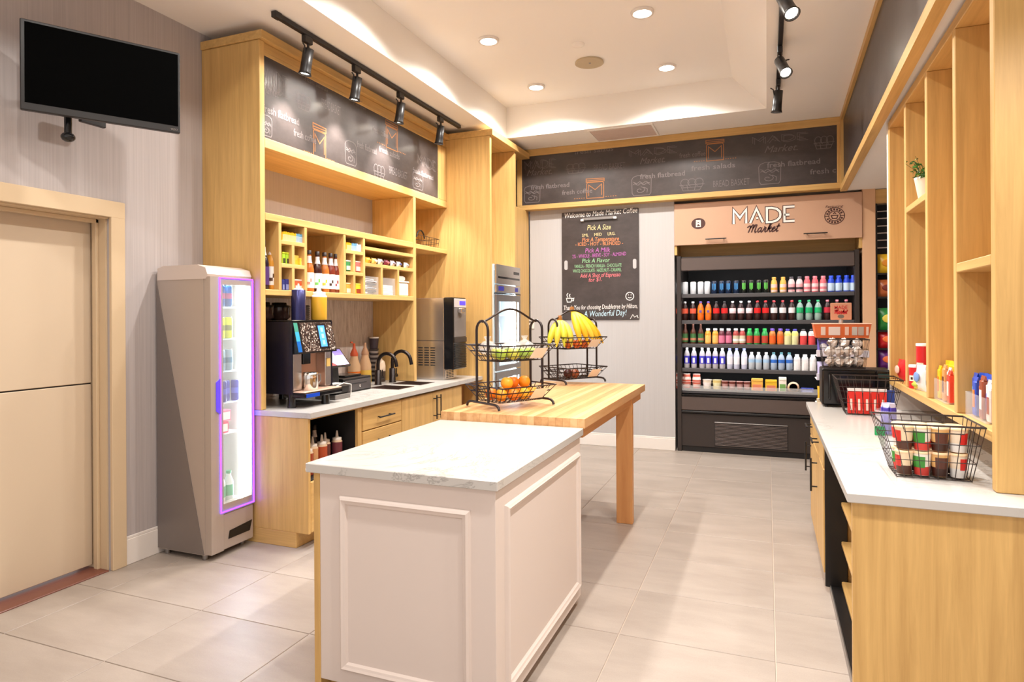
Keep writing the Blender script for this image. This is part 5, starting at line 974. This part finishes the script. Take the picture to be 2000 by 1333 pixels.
def cubbox(xa, xb, z, h, c1, c2, label, dep=.10, x=PX, name='tea_bin', lid=None):
    ya, yb = onX(x+dep/2, xa, 540).y, onX(x+dep/2, xb, 540).y; t = thing(name, label, 'box', (x, (ya+yb)/2, z))
    bb('box', c1, t, x-dep/2, x+dep/2, ya, yb, z, z+h, b=.003); bx('front_print', c2, t, x+dep/2, x+dep/2+.0012, ya+.006, yb-.006, z+h*.08, z+h*.55)
    if lid: bb('lid', lid, t, x-dep/2-.002, x+dep/2+.002, ya-.001, yb+.001, z+h, z+h+.012)
    return t
def sachets(xa, xb, z, cols, label, h=.062):
    x = PX+.02; ya, yb = onX(x+.04, xa, 540).y, onX(x+.04, xb, 540).y; t = thing('sachet_tray', label, 'tray', (x, (ya+yb)/2, z)); q = MB()
    q.box(x-.06, x+.045, ya, yb, z, z+.003); q.box(x+.042, x+.045, ya, yb, z+.003, z+.045); q.box(x-.06, x-.057, ya, yb, z+.003, z+.045); q.build('tray', mClear, t)
    n_ = max(4, int((yb-ya)/.008))
    for i in range(n_):
        y = ya+.006+(yb-ya-.012)*i/(n_-1); c = cols[int(i/n_*len(cols))]; MB().hexa([(x-.03, y-.002, z+.004), (x+.035, y-.002, z+.004), (x+.035, y+.002, z+.004), (x-.03, y+.002, z+.004)], [(x-.025+random.uniform(-.01, .01), y-.002+random.uniform(-.006, .006), z+h+random.uniform(-.008, .01)), (x+.038, y-.003, z+h+random.uniform(-.01, .008)), (x+.038, y+.001, z+h), (x-.025, y+.002, z+h)]).build('sachet', c, t)
yS, bS, wS = C(245, 195, 40), C(120, 180, 215), C(240, 240, 245)
sachets(552, 592, f3, [yS, yS, bS], 'clear tray of yellow and blue sachets in the upper left pigeonhole'); sachets(677, 707, f3, [yS, bS, wS], 'clear tray of yellow, blue and white sachets in the upper right pigeonhole')
gr_ = C(165, 205, 50)
cubbox(552, 558.5, f2, .072, gr_, C(60, 60, 40), 'left one of two lime-green tea canisters in the pigeonholes', lid=C(195, 215, 50), name='tea_canister'); cubbox(559.5, 567, f2, .072, gr_, C(60, 60, 40), 'right one of two lime-green tea canisters in the pigeonholes', lid=C(195, 215, 50), name='tea_canister')
cubbox(576, 586, f2, .075, C(245, 225, 110), C(235, 200, 60), 'tall pale yellow tea box beside the lime-green canisters', dep=.05); cubbox(587, 594, f2, .055, C(245, 220, 80), C(250, 235, 150), 'short yellow tea box beside the taller one')
cubbox(551, 556.5, f1, .075, C(45, 50, 120), C(130, 140, 190), 'left navy tea tin in the lower pigeonhole'); cubbox(557.5, 567.5, f1, .080, C(45, 48, 125), C(130, 140, 195), 'right navy tea tin in the lower pigeonhole'); cubbox(576, 594, f1, .072, C(215, 95, 60), C(245, 225, 210), 'orange-red and white tea box behind the blue canister', lid=C(240, 200, 185))
cubbox(676, 688.5, f2, .072, C(70, 150, 90), C(225, 230, 215), 'green tea box in the right pigeonholes', lid=C(235, 235, 225)); cubbox(695, 708, f2, .075, C(220, 110, 105), C(240, 215, 205), 'pink tea box in the right pigeonholes', lid=C(240, 195, 190)); cubbox(676, 690, f1, .075, C(240, 170, 70), C(240, 220, 200), 'orange tea box in the right pigeonholes', lid=C(245, 215, 160)); cubbox(695, 709, f1, .075, C(245, 210, 50), C(150, 60, 35), 'yellow tea box with red leaf print in the right pigeonholes', lid=C(245, 225, 80))
# long tray of wrapped snacks
for k, (xa, c1, c2, nm) in enumerate(((718, (240, 190, 60), (225, 150, 40), 'yellow'), (730, (235, 205, 120), (240, 235, 230), 'cream'), (742, (235, 228, 225), (150, 140, 140), 'white'), (754, (120, 40, 60), (190, 110, 120), 'maroon'), (766, (225, 215, 225), (140, 130, 150), 'silver'), (778, (238, 235, 242), (80, 90, 150), 'white-blue'), (792, (245, 242, 245), (170, 170, 180), 'bright white'))):
    y = onX(PX+.03, xa, 520).y; bag('snack_packet', (PX+.03, y, 1.956), .07, .055, .05, C(*c1, .3), C(*c2, .4), '%s snack packet lying in the long pigeonhole' % nm, R(90), 'snack packets in the long pigeonhole', 'packet')
x = PX
def clearbin(ya, yb, h, label):
    t = thing('clear_bin', label, 'bin', (x, (ya+yb)/2, f1)); q = MB(); z = f1
    q.box(x-.09, x+.06, ya, yb, z, z+.003); q.box(x+.057, x+.06, ya, yb, z+.003, z+h); q.box(x-.09, x-.087, ya, yb, z+.003, z+h); q.box(x-.087, x+.057, ya, ya+.003, z+.003, z+h); q.box(x-.087, x+.057, yb-.003, yb, z+.003, z+h); q.build('tub', mClear, t); return t
clearbin(4.575, 4.785, .155, 'clear bin of wrapped cutlery in the lower right pigeonholes')
for k in range(7):
    p = thing('wrapped_cutlery', '%s wrapped cutlery pack from the bottom of the clear bin' % ORD[k], 'cutlery', (x-.01+.008*(k % 3), 4.68+.012*((k*2) % 3-1), f1+.006+k*.019), random.uniform(-.4, .4), 'wrapped cutlery packs', world=False); shared('sleeve', 'cutl', lambda mb: mb.bbox(-.05, .05, -.085, .085, 0, .016, b=.006), [C(230, 225, 228), C(90, 85, 90), C(205, 200, 205)][k % 3], p); shared('fork', 'fork', lambda mb: mb.box(.05, .052, -.06, .06, .005, .011), C(60, 55, 58), p)
clearbin(4.845, 5.055, .155, 'clear bin of folded napkins in the lower right pigeonholes')
for k in range(6):
    p = thing('napkin', '%s folded white napkin from the bottom of the clear bin' % ORD[k], 'napkin', (x-.01, 4.95, f1+.005+k*.0145), random.uniform(-.04, .04), 'folded napkins', world=False); shared('fold', 'nap', lambda mb: mb.bbox(-.06, .06, -.085, .085, 0, .0068, b=.002), C(246, 240, 238), p); shared('fold', 'nap2', lambda mb: mb.bbox(-.06, .058, -.085, .083, .0072, .0138, b=.002), C(238, 232, 230), p)
t = thing('white_canister', 'white square canister with lid in the last pigeonhole', 'canister', (x-.0, 5.215, f1)); bb('body', C(240, 225, 212), t, x-.07, x+.05, 5.125, 5.31, f1, f1+.125, b=.01); bb('lid', C(235, 222, 212), t, x-.075, x+.055, 5.12, 5.315, f1+.126, f1+.142, b=.004); bb('paper_bag', C(245, 240, 236), t, x-.055, x+.03, 5.135, 5.29, f1+.143, f1+.19, b=.012)
# small basket on the right shelf
t = thing('wire_tray', 'small dark wire tray with arched handle on the oak shelf above the ice dispenser', 'basket', (-3.22, 5.68, 2.20)); wire_basket(t, rect(-3.33, -3.15, 5.50, 5.90, 2.204), rect(-3.34, -3.14, 5.49, 5.91, 2.295), 4, 8, 1, .0018, .003)
MB().tube([(-3.24, 5.62+.16*k/10, 2.295+.075*math.sin(math.pi*k/10)**.6) for k in range(11)], .008, 8).build('handle', mBlk, t)

# ================================================================== ON THE LEFT WORKTOP
z0 = ZC
# coffee machine
t = thing('coffee_machine', 'dark automatic coffee machine with blue touchscreen on the left worktop', 'coffee machine', (-3.2, 3.72, z0))
a0, a1, xb_, xf = 3.50, 3.935, -3.46, -2.985; mDkB = mat('machine_navy', (.018, .016, .030), .25, .5)
q = MB(); q.prism([(xb_, .975), (xf, .975), (xf, 1.20), (xf, 1.47), (xb_, 1.47)], 1, a0, a0+.012); q.build('side_panel', mDkB, t); q = MB(); q.prism([(xb_, .975), (xf, .975), (xf, 1.47), (xb_, 1.47)], 1, a1-.012, a1); q.build('side_panel', mDkB, t)
bb('body', mDkB, t, xb_, xf-.10, a0+.012, a1-.012, .975, 1.468); bb('top_plate', mBlkG, t, xb_, xf, a0, a1, 1.4705, 1.480)
bb('brew_backplate', C(205, 160, 135, .3), t, xf-.10, xf-.085, a0+.015, a1-.015, 1.0, 1.25); bb('brew_spout', mBlkG, t, xf-.085, xf-.03, a0+.15, a0+.23, 1.17, 1.25); bb('steel_flank', mSteel, t, xf-.085, xf-.002, a1-.08, a1-.013, 1.0, 1.25); bb('steel_flank', mSteel, t, xf-.085, xf-.002, a0+.014, a0+.10, 1.0, 1.25); bb('care_label', C(225, 190, 110), t, xf-.002, xf, a1-.065, a1-.025, 1.14, 1.20)
lo = [(xf-.10, a0+.012, 1.25), (xf+.045, a0+.012, 1.25), (xf+.045, a1-.006, 1.25), (xf-.10, a1-.006, 1.25)]; hi = [(xf-.10, a0+.012, 1.4695), (xf-.005, a0+.012, 1.4695), (xf-.005, a1-.006, 1.4695), (xf-.10, a1-.006, 1.4695)]
hd = MB().hexa(lo, hi).build('head', mBlkG, t)
def onhead(ya, yb, za, zb, e): f = lambda z: xf+.045-(z-1.25)/(1.4695-1.25)*.05+e; return [(f(za), ya, za), (f(za), yb, za), (f(zb), yb, zb), (f(zb), ya, zb)]
mBean = mat('bean_print', (.10, .06, .05), .35)
mm = mBean; nt = mm.node_tree; b_ = nt.nodes['Principled BSDF']; n_ = noise(nt, 75, (1, 1, 1), 2, .6); r_ = ramp(nt, n_, 'Fac', [(.42, (.015, .008, .007)), (.55, (.09, .045, .03)), (.66, (.75, .68, .6))]); ln(nt, r_, 0, b_, 'Base Color')
MB().add(onhead(a0+.075, a1-.012, 1.262, 1.462, .001), [(0, 1, 2, 3)]).build('bean_print_panel', mBean, hd); MB().add(onhead(a0+.245, a0+.355, 1.275, 1.455, .002), [(0, 1, 2, 3)]).build('screen_bezel', mBlkG, hd)
sc_ = MB().add(onhead(a0+.262, a0+.332, 1.29, 1.44, .003), [(0, 1, 2, 3)]).build('touchscreen', mat('screen_blue', (.05, .22, .85), .3, emit=1.1, emcol=(.05, .22, .9)), hd)
for k in range(3): MB().add(onhead(a0+.285, a0+.312, 1.305+k*.045, 1.335+k*.045, .0035), [(0, 1, 2, 3)]).build('screen_button', mat('screen_pale', (.2, .45, .95), .3, emit=1, emcol=(.2, .45, .95)), hd)
for k, (za, zb, c) in enumerate(((1.40, 1.462, (70, 150, 130)), (1.335, 1.40, (60, 165, 200)), (1.262, 1.335, (20, 100, 185)))): MB().add(onhead(a0+.016, a0+.055, za, zb, .001), [(0, 1, 2, 3)]).build('colour_stripe', C(*c, .25), hd)
bb('drip_tray', mBlkG, t, xf-.085, xf+.10, a0+.01, a1-.01, .950, .985, b=.008); bb('tray_grate', C(205, 170, 150, .3), t, xf-.08, xf+.095, a0+.015, a1-.015, .986, .994, b=.003); bb('tray_lamp', C(25, 70, 190, .2), t, xf+.1005, xf+.103, a0+.02, a0+.16, .955, .980, b=.001)
for x_, y_ in ((xf-.03, a0+.03), (xf+.06, a1-.16), (xb_+.04, a0+.03), (xb_+.04, a1-.03)): MB().lathe([(.03, 0), (.026, .07), (.030, .094)], (x_, y_, z0), 12).build('foot', mBlkG, t)
t = thing('milk_pitcher', 'steel milk pitcher on the coffee machine tray', 'pitcher', (xf+.02, 3.66, .9945)); p_ = (xf+.02, 3.66, .9945)
MB().lathe([(.052, 0), (.055, .004), (.055, .095), (.054, .12), (.051, .12), (.052, .095), (.052, .01), (1e-5, .01)], p_, 20).build('jug', mChrome, t); MB().tube([(p_[0]+.02, p_[1]+.05, 1.10), (p_[0]+.02, p_[1]+.085, 1.095), (p_[0]+.02, p_[1]+.088, 1.05), (p_[0]+.02, p_[1]+.05, 1.02)], .005, 8).build('handle', mSteelD, t)
zt2 = 1.4805
def squeeze(x, y, z, h, r, liq, fill, label, white, grp):
    t = thing('squeeze_bottle', label, 'bottle', (x, y, z), group=grp, world=False)
    MB().lathe([(r*.95, 0), (r, .006), (r, h*fill)], (0, 0, 0), 16).build('sauce', liq, t); MB().lathe([(r*.995, h*fill+.0004), (r*.995, h*.86), (r*.8, h*.92)], (0, 0, 0), 16).build('clear_top', white, t); MB().lathe([(r*.84, h*.92), (r*.84, h), (r*.3, h*1.03), (r*.15, h*1.26), (1e-5, h*1.27)], (0, 0, 0), 14).build('nozzle', C(240, 228, 215), t)
y = onX(-3.1, 583, 600).y
t = thing('steel_canister', 'tall dark blue metal cylinder standing on the coffee machine', 'canister', (-3.1, y, zt2)); MB().lathe([(.05, 0), (.05, .212), (.047, .215)], (-3.1, y, zt2), 22).build('shell', mat('canister_blue', (.035, .035, .12), .25, .6), t); MB().lathe([(.035, .216), (.03, .225), (.008, .23), (.006, .26)], (-3.1, y, zt2), 12).build('nozzle_cap', C(235, 215, 200), t)
squeeze(-3.1, onX(-3.1, 623, 600).y, zt2, .205, .058, C(235, 180, 55, .3), .82, 'tall squeeze bottle of yellow sauce on the coffee machine', C(240, 236, 236, .4), 'squeeze bottles on the worktop')
for k in range(2):
    y = 3.60+.17*k; t = thing('bean_hopper', ['left smoked bean hopper on top of the coffee machine', 'right smoked bean hopper beside the blue cylinder'][k], 'hopper', (-3.33, y, zt2)); MB().lathe([(.055, 0), (.078, .02), (.078, .09)], (-3.33, y, zt2), 18).build('hopper', mat('smoked_plastic', (.06, .03, .025), .12), t); MB().lathe([(.082, .0905), (.082, .105), (.055, .109), (.05, .128), (1e-5, .128)], (-3.33, y, zt2), 18).build('lid', mBlkG, t)
y = 4.065
t = thing('lid_stack', 'stack of black cup lids behind the yellow squeeze bottle', 'lids', (-3.36, y, z0)); bb('stand', mBlk, t, -3.42, -3.30, y-.06, y+.06, z0, 1.44)
for k in range(10): MB().lathe([(.052, 0), (.055, .006), (.047, .013)], (-3.36, y, 1.4405+k*.0155), 16).build('lid', C(62, 55, 55, .4), t)
# receipt printer, tablet till, cash drawer
t = thing('receipt_printer', 'small black card printer beside the coffee machine', 'printer', (-3.06, 4.06, z0)); bb('base', mSteelD, t, -3.16, -2.975, 3.955, 4.14, z0, z0+.035); bb('cover', mBlk, t, -3.16, -2.98, 3.955, 4.14, z0+.036, z0+.105, b=.012); bx('paper_slot', mWhiteInk, t, -3.10, -3.04, 3.97, 4.12, z0+.105, z0+.112); MB().tube([(-2.978, 3.96, z0+.10), (-2.972, 4.05, z0+.12), (-2.972, 4.145, z0+.10), (-2.978, 4.15, z0+.02)], .004, 6).build('cable', mWhite, t)
dy0, dy1, dx = 4.305, 4.695, -3.16
t = thing('cash_drawer', 'black cash drawer with silver lock on the left worktop', 'cash drawer', (-3.33, 4.5, z0)); bb('case', mBlk, t, -3.52, dx, dy0, dy1, z0, z0+.118, b=.004); f_ = bb('drawer_front', mat('drawer_grey', (.06, .05, .05), .4), t, dx, dx+.008, dy0+.015, dy1-.015, z0+.012, z0+.10); bx('cheque_slot', mDk, f_, dx+.008, dx+.009, dy0+.06, dy1-.08, z0+.066, z0+.073); mb = MB().lathe([(.011, 0), (.011, .004), (.006, .006)], (0, 0, 0), 12); mb.v = [(dx+.008+c, 4.52+a, z0+.045+b) for a, b, c in mb.v]; mb.build('lock', mChrome, f_)
bb('keypad', mBlkG, t, -3.40, -3.22, dy0+.10, dy1-.06, z0+.1185, z0+.135, b=.004)
t = thing('tablet_till', 'tilted tablet till with a lilac screen beside the coffee machine', 'tablet', (-3.16, 4.20, z0))
def tp(u, v, e=0):                                    # point on the tilted tablet face
    return (-3.20+.11*v+e*.77, 4.06+.25*u, 1.25-.135*v+e*.63)
MB().hexa([tp(0, 0, -.012), tp(0, 1, -.012), tp(1, 1, -.012), tp(1, 0, -.012)], [tp(0, 0), tp(0, 1), tp(1, 1), tp(1, 0)]).build('tablet', mBlkG, t)
mTs = mat('till_screen', (.55, .50, .80), .3, emit=.7, emcol=(.55, .48, .85)); MB().add([tp(.05, .07, .001), tp(.05, .93, .001), tp(.95, .93, .001), tp(.95, .07, .001)], [(0, 1, 2, 3)]).build('screen', mTs, t); MB().add([tp(.05, .62, .002), tp(.05, .93, .002), tp(.35, .93, .002)], [(0, 1, 2)]).build('red_tile', C(200, 70, 65), t)
q = MB(); q.add([tp(.32+.12*math.cos(i*math.pi/6), .42+.22*math.sin(i*math.pi/6), .002) for i in range(12)], [tuple(range(12))]); q.build('screen_logo', C(250, 235, 235), t); MB().add([tp(.5, .07, .002), tp(.5, .4, .002), tp(.95, .4, .002), tp(.95, .07, .002)], [(0, 1, 2, 3)]).build('screen_block', C(125, 110, 205), t)
MB().hexa([(-3.27, 4.10, z0), (-3.17, 4.10, z0), (-3.17, 4.27, z0), (-3.27, 4.27, z0)], [(-3.20, 4.13, 1.19), (-3.165, 4.13, 1.165), (-3.165, 4.24, 1.165), (-3.20, 4.24, 1.19)]).build('stand', mBlk, t)
# pump bottles, cups, glass jar
def pump(x, y, col, pc_, label):
    t = thing('pump_bottle', label, 'bottle', (x, y, z0), group='syrup pump bottles'); MB().lathe([(.055, 0), (.058, .008), (.058, .12)], (x, y, z0), 18).build('syrup', col, t); MB().lathe([(.057, .1205), (.057, .17), (.036, .235), (.032, .26)], (x, y, z0), 18).build('clear_neck', C(220, 180, 140, .25), t); MB().lathe([(.035, .2605), (.035, .285), (.014, .33), (.011, .375)], (x, y, z0), 12).build('pump', pc_, t); MB().tube([(x-.02, y-.02, z0+.385), (x+.05, y-.10, z0+.388)] if 'orange' in label else [(x, y, z0+.27), (x, y, z0+.285)], .009, 8).build('spout', pc_, t)
pump(-3.50, 4.93, C(230, 115, 35, .2), C(205, 85, 45), 'orange syrup bottle with red pump behind the cash drawer'); pump(-3.505, 5.11, C(235, 195, 90, .2), C(195, 150, 115), 'yellow syrup bottle behind the cash drawer, tan collar'); 
t = thing('cup_stack', 'stack of dark paper cups behind the faucets', 'cups', (-3.52, 5.28, z0)); 
for k in range(14): MB().lathe([(.036, 0), (.046, .02), (.048, .022)], (-3.52, 5.28, z0+.02+k*.0205), 16).build('cup_rim', C(70, 62, 62) if k % 2 else C(190, 180, 175), t)
MB().lathe([(.036, 0), (.046, .10)], (-3.52, 5.28, z0+.31), 16).build('top_cup', C(60, 48, 55), t); MB().lathe([(.048, .0), (.048, .012)], (-3.52, 5.28, z0+.411), 16).build('cup_lip', C(235, 222, 210), t); MB().cyl((-3.52, 5.28, z0), .05, .02, 16).build('base', mBlk, t)
t = thing('glass_jar', 'small clear glass jar of dark beans by the left faucet', 'jar', (-3.47, 5.30-.02+.12-.14, z0)) if False else thing('glass_jar', 'clear domed glass jar of dark beans between the faucets', 'jar', (-3.43, 5.25, z0)); MB().lathe([(.048, 0), (.05, .10)], (-3.43, 5.25, z0), 16).build('beans', C(75, 60, 52, .3), t); MB().lathe([(.05, .1005), (.05, .15), (.042, .19), (.02, .21), (.012, .22), (1e-5, .225)], (-3.43, 5.25, z0), 16).build('dome', C(225, 200, 175, .15), t)
def faucet(x, y, h, reach, label):
    t = thing('gooseneck_faucet', label, 'faucet', (x, y, z0), group='black gooseneck faucets'); mF = mat('bronze_black', (.022, .015, .014), .3, .6)
    MB().lathe([(.034, 0), (.034, .006), (.030, .010), (.030, .13), (.022, .135)], (x, y, z0), 16).build('body', mF, t); pts = [(x, y, z0+.13), (x, y, z0+h-reach/2)]+[(x+reach/2-reach/2*math.cos(a), y+.0, z0+h-reach/2+reach/2*math.sin(a)) for a in [math.pi*k/10 for k in range(1, 10)]]+[(x+reach*1.03, y, z0+h-reach*.62)]
    MB().tube(pts, .0165, 10).build('spout', mF, t); MB().tube([(x, y+.02, z0+.06), (x, y+.075, z0+.06)], .017, 10).build('valve', mF, t); MB().tube([(x, y+.07, z0+.065), (x+.01, y+.055, z0+.13)], .005, 8).build('lever', mF, t)
faucet(-3.285, 4.99, .285, .19, 'black gooseneck faucet next to the cash drawer'); faucet(-3.275, 5.215, .295, .20, 'black gooseneck faucet nearer the ice dispenser')
# ice and water dispenser
t = thing('ice_dispenser', 'stainless countertop ice dispenser with black front column', 'ice dispenser', (-3.2, 5.69, z0)); ia, ib, ix, ixf = 5.549, 5.825, -2.906, -2.80
bb('lower_body', mSteel, t, -3.57, ix, ia, ib, z0+.001, 1.262, b=.004); bb('upper_body', mSteel, t, -3.57, ix, ia, ib, 1.265, 1.68, b=.004); bb('column', mBlkG, t, ix, ixf, ia, ib, .985, 1.684, b=.006); bb('front_panel', C(205, 195, 192, .3), t, ixf, ixf+.006, ia+.012, ib-.005, 1.585, 1.672, b=.002); bx('display', mat('display_blue', (.06, .04, .45), .3, emit=.5, emcol=(.1, .05, .9)), t, ixf+.006, ixf+.008, 5.67, 5.80, 1.61, 1.65)
bb('alcove', C(120, 112, 108, .35), t, ixf, ixf+.004, ia+.012, ib-.005, 1.30, 1.58, b=.001); bb('spout', mSteel, t, ixf+.004, ixf+.05, 5.63, 5.71, 1.53, 1.58, b=.008); bb('drip_tray', mBrnD, t, ixf, ixf+.012, ia+.005, ib-.005, 1.245, 1.295, b=.004)
for k in range(15): z = .995+k*.0162; bb('louvre', mBlk, t, ixf, ixf+.010, ia+.02, ib-.01, z, z+.009, b=.001)
for k in range(8):
    for j in range(7): bx('vent_slot', mDk, t, -3.46+j*.068, -3.41+j*.068, ia-.001, ia, 1.02+k*.024, 1.031+k*.024)
bb('base_front', mSteel, t, ix, ix+.012, ia+.005, ib-.06, z0+.001, .98, b=.002)
for k in range(5):
    for j in range(3): bx('vent_slot', mDk, t, ix+.012, ix+.0135, ia+.03+j*.055, ia+.07+j*.055, z0+.02+k*.015, z0+.028+k*.015)
# ---------------------------------------------------------------- bottles in the black cubby
for k, (y, c, x_) in enumerate(((3.50, (170, 75, 45), -2.86), (3.575, (225, 170, 120), -2.88), (3.66, (190, 85, 50), -2.87), (3.735, (110, 60, 55), -2.90), (3.83, (120, 60, 70), -2.87))):
    squeeze(x_, y, .446, .19 if k else .17, .038, C(*c, .3), .85, '%s sauce squeeze bottle from the left in the black cubby' % ORD[k], C(235, 205, 170, .4), 'squeeze bottles in the black cubby')
for k, y in enumerate((3.60, 3.69, 3.77)): syrup(y, .446, C(45, 25, 22, .15), C(220, 205, 195), '%s dark syrup bottle from the left at the back of the black cubby' % ORD[k], x=-3.02, s=.9)
